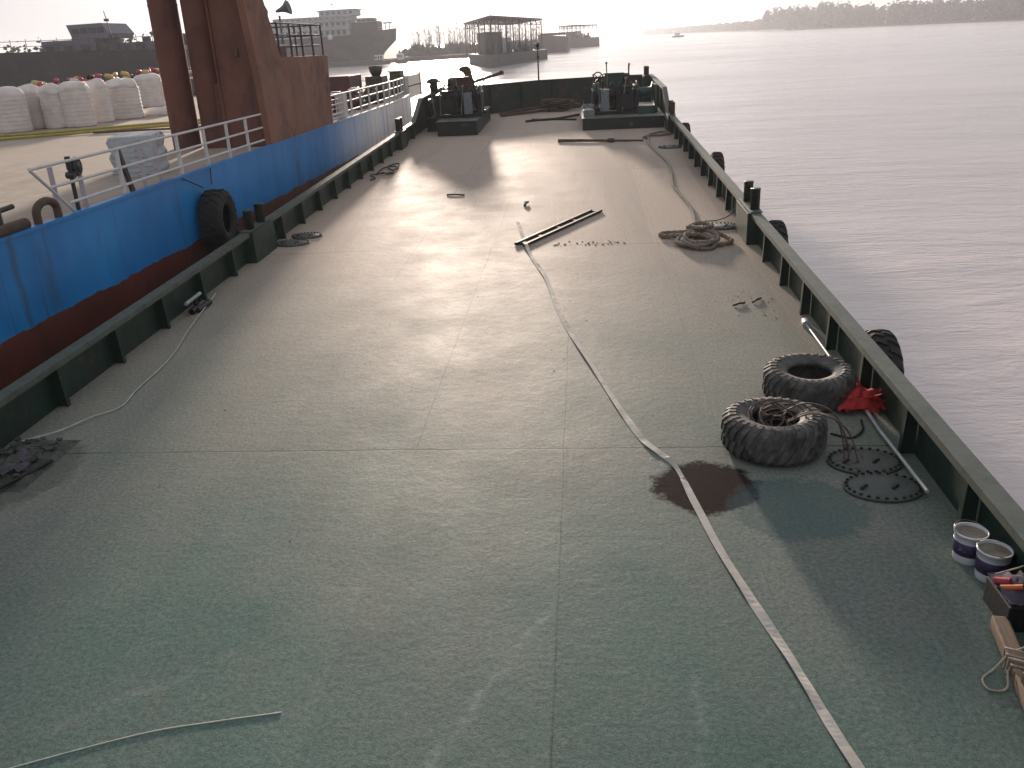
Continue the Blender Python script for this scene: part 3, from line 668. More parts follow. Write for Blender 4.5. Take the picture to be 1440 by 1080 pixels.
for j in range(46):
    q = rr.random(); x, y = .95+q*1.4, 16.0+rr.gauss(0, .06)+q*.05; s = rr.uniform(.005, .022)
    k.box((x, y, s*.35), (s*1.6, s, s*.7), rr.uniform(0, 3))
for j in range(40):
    x, y, s = rr.gauss(3.9, .22), rr.gauss(12.2, .28), rr.uniform(.004, .012)
    k.box((x, y, s*.35), (s*1.6, s, s*.7), rr.uniform(0, 3))
for j in range(40):
    x, y, s = rr.uniform(-4.4, 4.4), rr.uniform(6, 32), rr.uniform(.004, .009)
    k.box((x, y, s*.35), (s*1.8, s, s*.7), rr.uniform(0, 3))
tag(k.build('rust_crumbs', M['darksteel']), 'scattered rust crumbs and grit on the deck', 'debris', kind='stuff', deck=True)

# ---------------------------------------------------------------- ropes
k = MB(); rope_mb(k, smooth_path([(3.70, 29.9, .04), (3.62, 28.6, .03), (3.72, 26.73, .03), (3.86, 24.8, .03), (3.82, 23.04, .03), (3.70, 21.4, .03), (3.74, 20.24, .035), (3.82, 18.68, .035), (3.75, 17.35, .04), (3.68, 16.4, .06)], 8), .032)
tag(k.build('mooring_rope', M['rope_pale']), 'long pale mooring rope running along the starboard side from bow to coil', 'rope', deck=True)
k = MB(); rr = random.Random(9)
for j in range(5):
    cx, cy = 3.66+rr.uniform(-.1, .1), 15.75+rr.uniform(-.15, .15); a, b = rr.uniform(.26, .36), rr.uniform(.32, .5); ph = rr.uniform(0, 6)
    rope_mb(k, [(cx+a*math.cos(ph+q*.3), cy+b*math.sin(ph+q*.3), .04+.018*j+.015*math.sin(q)) for q in range(22)], .038)
rope_mb(k, smooth_path([(3.75, 16.3, .14), (3.4, 16.45, .06), (3.05, 16.45, .05), (2.98, 16.3, .05), (3.1, 16.2, .05), (3.6, 16.0, .12)], 8), .045)
rope_mb(k, smooth_path([(3.9, 16.2, .14), (4.15, 15.95, .06), (4.2, 15.7, .05), (4.0, 15.5, .05), (3.7, 15.5, .1)], 8), .042)
rope_mb(k, smooth_path([(3.5, 16.6, .1), (3.75, 16.75, .16), (3.95, 16.45, .16), (3.7, 16.2, .18), (3.55, 16.5, .16)], 8), .042)
tag(k.build('rope_coil', M['rope']), 'heaped coil of thick brown mooring rope near the starboard bitts', 'rope coil', deck=True)
k = MB(); rope_mb(k, smooth_path([(3.6, 29.6, .04), (3.75, 30.2, .05), (4.1, 30.3, .04), (4.45, 30.5, .05), (4.3, 31.0, .06), (3.9, 30.7, .05), (3.65, 30.1, .05), (3.5, 29.8, .04)], 8), .035)
tag(k.build('rope_loop', M['rope']), 'dark loop of rope at the foot of the starboard bow bitts', 'rope', deck=True)
k = MB(); k.tube(smooth_path([(3.9, 17.3, .06), (4.2, 17.5, .03), (4.4, 17.2, .2), (4.5, 16.9, .5)], 6), .012, 5)
tag(k.build('thin_line', M['cable']), 'thin dark line leading from the rope coil up to the starboard bitts', 'line', deck=True)
# wires on the port side
k = MB(); k.tube(smooth_path([(-4.42, 13.25, .05), (-4.16, 11.6, .03), (-3.93, 10.44, .02), (-3.88, 9.4, .02), (-3.83, 8.88, .02), (-4.02, 8.58, .03), (-4.2, 8.2, .04), (-4.38, 7.85, .10)], 8), .008, 6)
tag(k.build('thin_hose', M['wire']), 'thin pale hose bending along the shaded port side of the deck', 'hose', deck=True)
k = MB(); k.tube(smooth_path([(-2.3, 3.45, .003), (-1.87, 3.67, .003), (-1.21, 3.95, .003), (-.79, 4.06, .003), (-.38, 4.15, .003)], 8), .0048, 6)
tag(k.build('thin_wire', M['wire']), 'thin pale wire lying alone on the deck nearest the camera', 'wire', deck=True)
# valve/pipe stub by port bulwark
t = empty('pump_valve', (-4.42, 12.5, 0)); tag(t, 'dark valve with a pale green pipe handle at the port bulwark', 'valve', deck=True)
k = MB(); k.cyl((0, -.2, .05), (0, .22, .07), .05, 10); k.cyl((.05, -.1, .04), (.08, .3, .05), .045, 10); k.cyl((0, 0, .05), (0, 0, .2), .04, 8); k.cyl((-.08, .26, .001), (-.08, .26, .14), .05, 10); k.build('body', M['machine'], t)
k = MB(); k.cyl((-.03, -.28, .20), (-.01, .22, .22), .028, 10); k.build('pipe', M['pvc'], t)
# rope scraps & dark litter by the far port bulwark
k = MB(); rr = random.Random(4)
rope_mb(k, smooth_path([(-4.3+rr.uniform(-.05, .55), 24.0+q*.16+rr.uniform(-.5, .5), .03+.02*(q % 3)) for q in range(13)], 6), .02)
tag(k.build('frayed_rope', M['black']), 'dark frayed rope dropped in bights by the far port bulwark', 'rope', deck=True)
# scrap heap at the port side
t = empty('scrap_heap', (-4.22, 7.5, 0)); t.scale = (.85, .85, .8); tag(t, 'low heap of green and violet scrap on a sheet at the port bulwark', 'scrap heap', deck=True)
k = MB(); rr = random.Random(8); n = 16; vs = []; fs = []
for i in range(n):
    for j in range(n):
        u, v = i/(n-1)-.5, j/(n-1)-.5; e = max(0, .25-u*u-v*v)
        vs.append((u*.85, v*1.3, .004+max(0, e*.5+noise.noise((u*7, v*7, 2))*.10)*(1 if e > .01 else 0)))
for i in range(n-1):
    for j in range(n-1): fs.append((i*n+j, (i+1)*n+j, (i+1)*n+j+1, i*n+j+1))
k.add(vs, fs)
for j in range(40):
    x, y = rr.uniform(-.3, .28), rr.uniform(-.5, .5); a = rr.uniform(0, 3.1); s = rr.uniform(.06, .16)
    k.box((x, y, .08+rr.random()*.06), (s, s*.5, rr.uniform(.01, .05)), mat=Matrix.Rotation(a, 3, 'Z') @ Matrix.Rotation(rr.uniform(-.6, .6), 3, 'X'))
k.build('debris', M['scrap'], t, fixn=False)
k = MB(); vs = []; n = 9
for i in range(n):
    for j in range(n):
        u, v = i/(n-1)-.5, j/(n-1)-.5
        vs.append((.12+u*.34, -.12+v*.5, .13+noise.noise((u*6, v*6, 9))*.07))
k.add(vs, [(i*n+j, (i+1)*n+j, (i+1)*n+j+1, i*n+j+1) for i in range(n-1) for j in range(n-1)], smooth=True); k.build('rag', M['violet_rag'], t, fixn=False)
for i, (x, y, z, rz, L, lb) in enumerate(((-4.22, 6.75, .03, .25, 1.1, 'lower'), (-4.40, 7.0, .075, -.05, .9, 'upper'))):
    k = MB(); k.box((0, 0, 0), (.17, L, .045)); o = k.build('weathered_board', M['board'], None, .005); o.location = (x, y, z); o.rotation_euler.z = rz
    tag(o, lb+' of two weathered grey boards beside the scrap heap', 'board', 'boards by the scrap heap', deck=True)
k = MB(); k.tube([(-4.55, 6.4, .04), (-4.1, 6.85, .05), (-3.86, 7.5, .05)], .025, 8)
tag(k.build('steel_rod', M['darksteel']), 'dark rod lying along the edge of the scrap heap', 'rod', deck=True)

# ---------------------------------------------------------------- paint buckets and right-hand clutter
def bucket(x, y, label, rz):
    t = empty('paint_bucket', (x, y, 0), rz); t.scale = (.83, .83, .78); tag(t, label, 'bucket', 'paint buckets by the starboard bulwark', deck=True)
    k = MB(); k.lathe([(0, .001), (.120, .001), (.125, .01), (.130, .09)], n=32); k.lathe([(.137, .23), (.139, .30), (.147, .302), (.147, .318), (.136, .32), (.134, .285)], n=32); k.build('body', M['bucket'], t)
    k = MB(); k.lathe([(.130, .09), (.1345, .092), (.140, .228), (.137, .23)], n=32); k.build('label_band', M['bucket_label'], t)
    k = MB(); k.lathe([(0, .292), (.05, .296), (.10, .289), (.1345, .287)], n=24, wob=.02); k.build('paint_skin', M['bucket_lid'], t)
    k = MB(); k.tube([(.147*math.cos(a*.1047), .147*math.sin(a*.1047), .31+.035*math.sin(a*.1047)) for a in range(31)], .004, 5); k.build('handle', M['steel'], t)
bucket(4.45, 5.86, 'white and violet paint bucket, the farther of the pair', .3)
bucket(4.52, 5.62, 'white and violet paint bucket, the nearer of the pair, beside the black toolbox', 2.0)
t = empty('tool_box', (4.50, 5.16, 0)); tag(t, 'open black toolbox heaped with rags beside the buckets', 'toolbox', deck=True)
k = MB(); k.b2((-.14, -.17, .001), (.2, .2, .20)); k.build('box', M['black'], t, .01)
k = MB(); rr = random.Random(2); n = 10; vs = []
for i in range(n):
    for j in range(n):
        u, v = i/(n-1)-.5, j/(n-1)-.5
        vs.append((.03+u*.33, .03+v*.36, .215+.11*max(0, .5-u*u*2-v*v*2)+noise.noise((u*8, v*8, 1))*.05))
k.add(vs, [(i*n+j, (i+1)*n+j, (i+1)*n+j+1, i*n+j+1) for i in range(n-1) for j in range(n-1)], smooth=True); k.build('rag', M['violet_rag'], t, fixn=False)
k = MB(); k.cyl((-.12, .02, .23), (-.02, -.06, .29), .02, 8); k.build('orange_handle', M['orange'], t)
k = MB(); k.cyl((-.13, .10, .23), (-.06, .03, .27), .025, 8); k.build('red_glove', M['pink'], t)
k = MB(); k.tube(smooth_path([(-.1, .16, .24), (.0, .1, .33), (.1, .16, .30), (.15, .0, .32), (.02, -.08, .31)], 6), .006, 5); k.build('pale_cord', M['rope_pale'], t)
t = empty('timber_post', (4.24, 4.47, 0), R(-9)); tag(t, 'grey square timber post tied with pale rope by the starboard bulwark', 'timber', deck=True)
k = MB(); k.box((0, .1, .055), (.105, .95, .10)); k.build('beam', M['wood'], t, .012)
k = MB(); k.box((.06, -.26, .11), (.15, .42, .13), .15); k.build('wedge', M['wood_dark'], t, .012)
k = MB()
for j in range(4): k.tube([(-.07+.004*j, .06+.05*j, .01), (-.065, .06+.05*j, .115+.01*(j % 2)), (.07, .02+.05*j, .118+.01*(j % 2)), (.08, .04+.05*j, .01)], .008, 6)
k.tube(smooth_path([(-.06, .16, .10), (-.13, .12, .02), (-.22, .02, .012), (-.2, -.07, .012), (-.1, -.05, .015), (-.08, .05, .08)], 6), .008, 6)
k.tube(smooth_path([(.0, .2, .12), (.1, .22, .14), (.2, .14, .10), (.28, .1, .04)], 6), .008, 6)
k.build('lashing', M['rope_pale'], t)

# ---------------------------------------------------------------- neighbouring work ship (world frame, level)
XS = -5.6; ZD = 2.0
ship = empty('work_ship', (-13, 25, WATER_Z)); 
ship.location = (0, 0, 0)
tag(ship, 'blue hulled work ship with rusty gantry legs moored alongside to port', 'ship')
h = MB()
ys = [-30, -10, 0, 10, 20, 25, 30, 34, 37, 39, 40.5]
def xside(y): return XS - (max(0, y-33)/7.5)**2*.5
vs = []
for y in ys:
    vs += [(xside(y), y, ZD), (xside(y)-.0, y, .4), (xside(y)-.2, y, -2.5)]
fs = []
for i in range(len(ys)-1):
    for j in range(2): fs.append((i*3+j, (i+1)*3+j, (i+1)*3+j+1, i*3+j+1))
h.add(vs, fs, smooth=True)
h.add([(xside(40.5), 40.5, ZD), (xside(40.5)-.2, 40.5, -2.5), (-9.5, 56, -2.5), (-9.5, 56, ZD)], [(0, 1, 2, 3)])
h.add([(-24, -30, -2.5), (-24, -30, ZD), (-24, 56, ZD), (-24, 56, -2.5)], [(0, 1, 2, 3)])
h.add([(XS, -30, ZD), (XS-.2, -30, -2.5), (-24, -30, -2.5), (-24, -30, ZD)], [(0, 1, 2, 3)])
h.add([(-9.5, 56, ZD), (-9.5, 56, -2.5), (-24, 56, -2.5), (-24, 56, ZD)], [(0, 1, 2, 3)])
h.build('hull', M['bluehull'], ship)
dk = MB(); dk.add([(xside(y), y, ZD) for y in ys]+[(-9.5, 56, ZD), (-24, 56, ZD), (-24, -30, ZD)], [tuple(range(len(ys)+3))])
dk.build('deck', M['shipdeck'], ship)
k = MB()
for y0, y1 in zip(ys, ys[1:]): k.bar((xside(y0)-.02, y0, ZD+.02), (xside(y1)-.02, y1, ZD+.02), .09, .045)
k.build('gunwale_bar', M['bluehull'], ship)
# gantry legs
k = MB(); k.cyl((-7.79, 20.65, ZD), (-7.79, 20.65, 9.5), .32, 26)
for zz in (2.5, 3.6, 5.1): k.cyl((-7.79, 20.65, zz), (-7.79, 20.65, zz+.04), .328, 26)
k.build('gantry_leg', M['rust'], ship)
k = MB(); k.cyl((-7.02, 20.65, ZD), (-7.02, 20.65, 9.5), .33, 26)
for zz in (2.9, 4.3): k.cyl((-7.02, 20.65, zz), (-7.02, 20.65, zz+.04), .338, 26)
k.build('gantry_leg', M['rust'], ship)
k = MB(); k.b2((-6.62, 20.25, ZD), (-5.75, 21.3, 9.5)); k.b2((-6.64, 20.2, ZD), (-6.58, 20.28, 9.5)); k.box((-6.1, 20.22, 4.05), (.10, .06, .16)); k.build('gantry_leg', M['rust'], ship, .03)
k = MB()   # plated outrigger flush with the ship's side
poly = [(20.22, ZD-.005), (25.45, ZD-.005), (25.55, ZD), (25.8, 3.86), (21.72, 3.9), (21.02, 5.12), (18.7, 9.5), (17.0, 9.5), (19.72, 5.1), (20.1, 3.4), (20.22, ZD)]
k.prism(poly, 'x', XS+.012, XS-.14); k.build('gantry_side_plate', M['rust_warm'], ship, .01)
k = MB(); k.prism([(20.35, ZD), (25.4, ZD), (25.6, 3.82), (21.75, 3.82), (20.4, 3.4)], 'x', XS-.142, XS-1.6); k.build('gantry_housing', M['rust'], ship)
k = MB(); k.b2((XS-1.62, 21.75, 3.83), (XS-.02, 25.78, 3.88)); k.build('gantry_platform', M['rust_warm'], ship)
# guard rail on the platform
k = MB(); pz = 3.88
P4 = [(XS-.06, 21.9), (XS-.06, 25.65), (XS-1.55, 25.65), (XS-1.55, 21.9)]
for i in range(4):
    (x0, y0), (x1, y1) = P4[i], P4[(i+1) % 4]
    n = 4 if i % 2 == 0 else 2
    for q in range(n): k.cyl((x0+(x1-x0)*q/n, y0+(y1-y0)*q/n, pz), (x0+(x1-x0)*q/n, y0+(y1-y0)*q/n, pz+.78), .028, 6)
    for hh in (.26, .52, .78): k.cyl((x0, y0, pz+hh), (x1, y1, pz+hh), .018, 6)
k.build('platform_rail', M['darkpurple'], ship)
k = MB(); k.cyl((XS-.5, 23.6, pz), (XS-.5, 23.6, pz+1.0), .03, 6); k.lathe([(.03, -.16), (.06, -.02), (.10, .08), (.19, .2), (.165, .21), (.0, .1)], (XS-.42, 23.6, pz+1.14), 14, M=Matrix.Rotation(R(75), 3, 'Y')); k.build('loudhailer', M['boxgrey'], ship)
k = MB(); k.cyl((XS-.3, 21.85, pz), (XS-.3, 21.85, pz+.95), .03, 6); k.lathe([(0, 0), (.09, .02), (.11, .12), (.05, .24), (0, .26)], (XS-.3, 21.85, pz+.93), 10); k.build('deck_lamp', M['boxgrey'], ship)
k = MB(); k.b2((XS-.5, 22.2, pz), (XS-.15, 22.7, pz+.3)); k.build('locker', M['maroon'], ship, .02)
# white guard rail aft of the gantry
k = MB(); X = XS-.08
for hh, y0 in ((.73, 11.1), (.44, 11.45), (.17, 11.85)):
    k.cyl((X, y0, ZD+hh), (X, 20.0, ZD+hh), .022, 8)
k.cyl((X, 11.1, ZD+.73), (X, 11.95, ZD+.02), .022, 8)
gr = k.build('guard_rail', M['white_rail'], ship)
for y in (13.4, 15.55, 16.75, 17.9, 19.0):
    k = MB(); k.bar((X, y, ZD), (X, y, ZD+.73), .05, .05); k.build('rail_post', M['white_rail'], gr)
for y in (11.75, 12.45, 14.35, 14.95):
    k = MB(); k.b2((X-.13, y-.05, ZD), (X-.11, y+.05, ZD+.68)); k.build('rail_post', M['lavender'], gr)
# forward rail
k = MB(); X = XS-.10
def xf(y): return xside(y)-.10
F = [26.0, 28.3, 29.56, 30.8, 32.1, 33.2, 34.2, 35.3, 36.3, 37.3, 38.3]
for hh in (.22, .50, .76):
    k.tube([(xf(y), y, ZD+hh) for y in F], .024, 6)
gr2 = k.build('guard_rail', M['white_rail'], ship)
for y in F[1:]:
    k = MB(); k.bar((xf(y), y, ZD), (xf(y), y, ZD+.77), .05, .05); k.build('rail_post', M['white_rail'], gr2)
k = MB()
for y in (25.95, 26.5, 27.1): k.cyl((xf(y), y, ZD), (xf(y), y, ZD+.72), .02, 6)
for q in range(5): k.cyl((xf(26), 25.9, ZD+.12+.13*q), (xf(26), 27.7, ZD+.12+.13*q), .012, 6)
k.b2((xf(27)-.18, 27.3, ZD), (xf(27)+.02, 27.75, ZD+.74)); k.build('side_gate', M['white_rail'], ship)
# fittings along the near gunwale
k = MB(); k.tube([(XS-.05, 10.98, ZD)] + [(XS-.05, 11.22-.24*math.cos(a*math.pi/10), ZD+.16+.14*math.sin(a*math.pi/10)) for a in range(11)] + [(XS-.05, 11.46, ZD)], .055, 8); k.build('fairlead_ring', M['brown'], ship)
k = MB(); k.cyl((XS-.18, 10.3, ZD), (XS-.18, 10.3, ZD+.62), .10, 14); k.cyl((XS-.2, 10.2, ZD+.3), (XS-.2, 10.75, ZD+.32), .035, 8); k.build('bollard', M['bitt'], ship)
k = MB(); k.cyl((XS-.05, 8.5, ZD+.09), (XS-.08, 10.75, ZD+.09), .08, 12); k.build('gunwale_fender', M['rustpipe'], ship)
t = empty('valve_post', (XS-.12, 12.1, ZD)); t.parent = ship
k = MB(); k.cyl((0, 0, 0), (0, 0, .62), .03, 8); k.cyl((-.06, 0, .52), (.06, 0, .52), .05, 8); k.cyl((0, 0, .6), (0, 0, .78), .04, 8); k.build('stem', M['bitt'], t)
k = MB(); wheel(k, (.02, .16, .62), .11, (1, .1, 0), tr=.03); k.cyl((0, .0, .62), (0, .18, .62), .04, 8); k.lathe([(0, -.05), (.09, -.04), (.09, .04), (0, .05)], (0, .16, .62), 14, M=Matrix.Rotation(R(90), 3, 'Y')); k.build('hand_wheel', M['bitt'], t)
k = MB(); k.bar((XS-.1, 13.72, ZD), (XS-.12, 13.52, ZD+.72), .05, .09); k.build('rail_brace', M['bitt'], ship)
# things standing on the ship's deck
def crumple(o, amp, sc):
    for v in o.data.vertices:
        q = noise.noise_vector(v.co*sc+Vector((o.location.x, 0, 0))); v.co += q*amp
t = MB()
n = 12; 
for i in range(8):
    a = i/8; z0, z1 = .72*a, .72*(a+1/8); w0, w1 = .40+.03*math.sin(i*2.1), .40+.03*math.sin(i*2.1+2.1)
    t.add([(-w0, -.5, z0), (w0, -.52, z0), (w0, .5, z0), (-w0, .5, z0), (-w1, -.5, z1), (w1, -.51, z1), (w1, .5, z1), (-w1, .5, z1)], [(0, 1, 5, 4), (1, 2, 6, 5), (2, 3, 7, 6), (3, 0, 4, 7)]+([(4, 5, 6, 7)] if i == 7 else []))
o = t.build('wrapped_bundle', M['tarp'], None, .02); o.location = (-6.75, 16.2, ZD+.001); o.rotation_euler.z = .25
tag(o, 'white plastic-wrapped bundle with dark streaks behind the white rail', 'bundle')
def bag(w, hgt, seed):
    k = MB(); rr = random.Random(seed); prof = [(0, 0), (w*.46, 0), (w*.5, .05)]
    nrib = 9
    for j in range(nrib):
        z0 = .08+(hgt-.28)*j/nrib; dz = (hgt-.28)/nrib
        prof += [(w*.485, z0), (w*.5, z0+dz*.3), (w*.5, z0+dz*.7)]
    prof += [(w*.47, hgt-.18), (w*.40, hgt-.08), (w*.22, hgt-.03), (w*.1, hgt), (0, hgt)]
    k.lathe(prof, n=28, wob=.05)
    o = k.build('bulk_bag', M['bag'])
    for v in o.data.vertices:
        amt = .02 + (.07 if v.co.z > hgt-.3 else 0)
        v.co += noise.noise_vector(v.co*3.2+Vector((seed*3.1, 0, 0)))*amt
    return o
BG = [(-17.06, 28.43, 1.12, 1.41, 'leftmost bag, with a red mark at its top, in the row of white bulk bags'), (-16.99, 29.6, .84, 1.43, 'second bag from the left in the row of white bulk bags'),
      (-16.15, 29.49, .84, 1.40, 'third bag from the left in the row of white bulk bags'), (-15.5, 29.67, 1.03, 1.45, 'wide bag in the middle of the row of white bulk bags'),
      (-15.55, 31.26, .80, 1.47, 'narrow bag squeezed between two wide ones in the row of bulk bags'), (-15.35, 32.66, 1.21, 1.43, 'widest bag at the right end of the row of bulk bags'),
      (-18.04, 40.41, 1.2, 1.42, 'white bulk bag standing apart against the rusty leg'), (-18.2, 29.4, 1.1, 1.35, 'white bulk bag behind the leftmost one'), (-17.4, 33.0, 1.1, 1.36, 'white bulk bag half hidden behind the wide ones')]
for i, (x, y, wd, hh, lb) in enumerate(BG):
    o = bag(wd, hh, i+1); o.location = (x, y, ZD+.002); o.rotation_euler.z = i*1.1
    tag(o, lb, 'bag', 'white bulk bags on the work ship deck')
k = MB(); k.lathe([(0, 0), (.5, 0), (.52, .12), (.4, .28), (0, .32)], n=20, wob=.1); o = k.build('flat_sack', M['bag']); o.location = (-14.6, 33.6, ZD+.002); o.scale = (1.1, .7, 1); crumple(o, .05, 3)
tag(o, 'low white sack lying beside the widest bulk bag', 'sack')
k = MB(); k.tube(smooth_path([(-15.5, 29.0, 0), (-15.3, 28.95, .12), (-15.0, 29.1, .03)], 5), .03, 5); 
for i, pts in enumerate(([(-19.5, 25.2), (-16.27, 26.37), (-15.09, 26.71), (-14.06, 27.35), (-11.88, 28.7), (-9.2, 30.4)], [(-18.8, 23.6), (-15.39, 25.04), (-13.43, 26.2), (-11.31, 27.46), (-8.6, 29)], [(-13.0, 25.9), (-12.0, 26.1), (-10.67, 26.05), (-8.6, 26.3)])):
    k = MB(); k.tube(smooth_path([(x, y, ZD+.06) for x, y in pts], 8), .04 if i < 2 else .03, 8)
    tag(k.build('floating_hose', M['yhose'] if i < 2 else M['cable']), ['yellow hose passing closest to the white bulk bags', 'yellow hose on the camera side of its twin', 'thin dark line on the sandy ship deck before the yellow hoses'][i], 'hose', 'hoses on the work ship deck')
rr = random.Random(12)
cols = ['pinkplastic', 'whiteplastic', 'pinkplastic', 'pinkplastic', 'machine', 'pinkplastic', 'yelplastic', 'pinkplastic']
k0 = {}
for i in range(90):
    tt = i/89; mname = cols[rr.randrange(8)]
    x, y = -19.6-1.5*tt+rr.uniform(-.6, .6), 33.5+21*tt+rr.uniform(-1, 1)
    z = ZD+1.0+.16*(i % 3)+.30*tt
    if mname not in k0:
        k = MB(); k.lathe([(0, -.42), (.2, -.42), (.24, -.36), (.24, -.12), (.27, -.1), (.27, -.04), (.24, 0), (.24, .2), (.2, .3), (.08, .38), (.08, .44), (0, .44)], n=14)
        k0[mname] = k.build('plastic_float', M[mname]); o = k0[mname]
    else:
        o = k0[mname].copy(); COL.objects.link(o)
    o.scale = (.42, .42, .42); o.location = (x, y, z); o.rotation_euler = (R(90)+rr.uniform(-.3, .3), rr.uniform(-.4, .4), rr.uniform(0, 6))
    word = {'pinkplastic': 'red', 'whiteplastic': 'white', 'yelplastic': 'yellow', 'machine': 'black'}[mname]
    tag(o, word+' plastic float in the heap behind the white bulk bags', 'float', word+' floats heaped behind the bulk bags')
k = MB(); k.b2((-23, 33, ZD+.001), (-20.2, 55, ZD+.9)); tag(k.build('float_crib', M['dark_hull'], None, .05), 'dark low bin holding the heap of coloured floats', 'bin')
# forward deck gear
def gear(name, lo, hi, m, lb, cat, extra=None, bev=.03):
    c = [(a+b)/2 for a, b in zip(lo, hi)]; t = empty(name, (c[0], c[1], lo[2])); tag(t, lb, cat)
    k = MB(); k.b2([a-q for a, q in zip(lo, t.location)], [a-q for a, q in zip(hi, t.location)]); k.build('body', M[m], t, bev)
    if extra:
        for nm, mm, f in extra: k = MB(); f(k); k.build(nm, M[mm], t)
    return t
gear('fuel_tank', (-8.2, 34.6, ZD+.30), (-7.3, 36.6, ZD+1.05), 'maroon', 'maroon square tank raised on the work ship fore deck', 'tank', [('stand', 'machine', lambda k: (k.b2((-.4, -.8, -.3), (-.3, .8, 0)), k.b2((.3, -.8, -.3), (.4, .8, 0))))])
gear('deck_engine', (-7.4, 37.6, ZD+.35), (-6.7, 38.8, ZD+.9), 'olive', 'olive engine with a tall intake on the work ship fore deck', 'engine', [('intake', 'olive', lambda k: k.lathe([(0, .55), (.18, .55), (.26, .72), (.30, .92), (0, .95)], n=14)), ('bed', 'machine', lambda k: k.b2((-.4, -.7, -.35), (.4, .7, 0)))])
gear('winch_cabinet', (-7.0, 40.6, ZD+.001), (-6.5, 41.5, ZD+.95), 'olive', 'narrow olive cabinet beside the cream housing on the ship bow', 'cabinet', [('lid', 'bitt', lambda k: k.b2((-.3, -.5, .95), (.3, .5, 1.0)))])
gear('bow_housing', (-7.4, 42.4, ZD-.3), (-6.5, 45.6, ZD+.72), 'cream', 'cream painted housing at the bow of the work ship', 'housing', [('door', 'bitt', lambda k: k.b2((-.1, -1.63, .25), (.2, -1.602, .85))), ('corner_post', 'cream', lambda k: k.b2((.40, 1.3, 0), (.5, 1.55, 1.1)))])
for i in range(5):
    x, y = -6.5-.25*(i % 2), 29.2+1.35*i
    t = empty('pump_unit', (x, y, ZD)); tag(t, ['pump unit nearest the rusty gantry, dark with a grey cowl', 'second pump unit along the forward white rail, black', 'third pump unit along the forward white rail, maroon', 'fourth pump unit along the forward white rail, black', 'pump unit farthest forward along the white rail, brown'][i], 'pump', 'pump units behind the forward rail')
    k = MB(); k.b2((-.35, -.45, .001), (.35, .45, .12)); k.build('skid', M['machine'], t)
    k = MB(); k.cyl((-.05, -.38, .33), (-.05, .3, .33), .21, 14); k.b2((-.18, -.2, .5), (.12, .2, .68)); k.build('motor', M[['machine', 'machine', 'maroon', 'machine', 'brown'][i]], t, .01)
    k = MB(); k.lathe([(0, 0), (.26, 0), (.26, .1), (.1, .14), (0, .14)], (-.05, .3, .33), 16, M=Matrix.Rotation(R(-90), 3, 'X')); k.build('cowl', M['boxgrey'], t)
k = MB()
for q in range(3): k.tube([(-6.9, 27.0+q*.35, ZD+.05)]+[(-6.9, 27.0+q*.35-.3*math.cos(a*math.pi/8), ZD+.3+.3*math.sin(a*math.pi/8)) for a in range(9)]+[(-6.9, 27.3+q*.35, ZD+.05)], .09, 8)
tag(k.build('thick_hose_coil', M['maroon']), 'arched coil of thick brown hose right beside the gantry housing', 'hose')
k = MB(); k.lathe([(.20, -.05), (.26, -.06), (.30, 0), (.26, .06), (.20, .05)], n=20, closed=True, M=Matrix.Rotation(R(90), 3, 'Y')); o = k.build('life_ring', M['pinkplastic']); o.location = (-6.15, 27.35, ZD+.42)
tag(o, 'red life ring hung at the end of the forward white rail', 'life ring')
# hull-side fender tyre between the two vessels
o = tyre_mb(.56, .42, .26, 20, .035, 8).build('hanging_tyre', M['fender']); o.location = (-5.34, 16.0, 1.12); o.rotation_euler = (0, R(90), R(4)); o.scale = (1, 1, 1)
tag(o, 'big black fender tyre hanging on the blue hull beside the port bitts', 'fender')
k = MB(); k.tube([(XS+.01, 15.3, ZD), (-5.45, 15.8, 1.75)], .012, 5); k.tube([(XS+.01, 16.6, ZD), (-5.45, 16.2, 1.75)], .012, 5)
tag(k.build('fender_line', M['black']), 'pair of thin lines holding the fender tyre to the blue hull', 'line')
# mooring line from barge post to ship
k = MB(); k.tube(smooth_path([(-4.62, 37.0, 2.55), (-5.3, 38.2, 2.5), (-6.0, 39.6, 2.35)], 6), .03, 6)
tag(k.build('mooring_line', M['rope']), 'taut dark line from the roped bow post to the work ship', 'line')

# ---------------------------------------------------------------- far vessels
# dark hull with wheelhouse behind the work ship
t = empty('dark_barge', (-60, 110, WATER_Z)); tag(t, 'long dark brown vessel with a violet-grey wheelhouse behind the work ship', 'ship')
def loc(t, p): return tuple(a-b for a, b in zip(p, t.location))
k = MB(); k.prism([(-48, WATER_Z-1), (-46, 5.0), (-64, 5.6), (-90, 6.1), (-130, 6.6), (-130, WATER_Z-1)], 'y', 109, 122)
for i, v in enumerate(k.v): k.v[i] = loc(t, v)
k.build('hull', M['dark_hull'], t)
def tbox(t, lo, hi, name, m, bev=.05, par=None):
    k = MB(); k.b2(loc(t, lo), loc(t, hi)); return k.build(name, m, par or t, bev)
tbox(t, (-65, 111, 4.5), (-58.0, 118, 6.75), 'deckhouse', M['violet_grey'])
tbox(t, (-58, 111.5, 4.0), (-48.5, 118, 6.15), 'deckhouse', M['violet_grey'])
k = MB(); k.prism([loc(t, (q[0], 0, q[1]))[::2] for q in ((-60.8, 6.75), (-56.4, 6.75), (-56.0, 7.3), (-56.9, 8.5), (-61.3, 8.45))], 'y', 1, 7.5); br = k.build('wheelhouse', M['violet_grey'], t)
for i in range(4): tbox(t, (-60.6+i*1.05, 110.9, 7.4), (-59.8+i*1.05, 111.05, 8.0), 'window', M['far_glass'], 0, br)
for i in range(6): tbox(t, (-64.5+i*2.3, 110.9, 5.4), (-63.4+i*2.3, 111.0, 6.1), 'window', M['far_glass'], 0)
k = MB()
for x in range(-130, -48, 2): k.cyl(loc(t, (x, 109.5, 5.4)), loc(t, (x, 109.5, 6.9+(-x-48)*.012)), .04, 5)
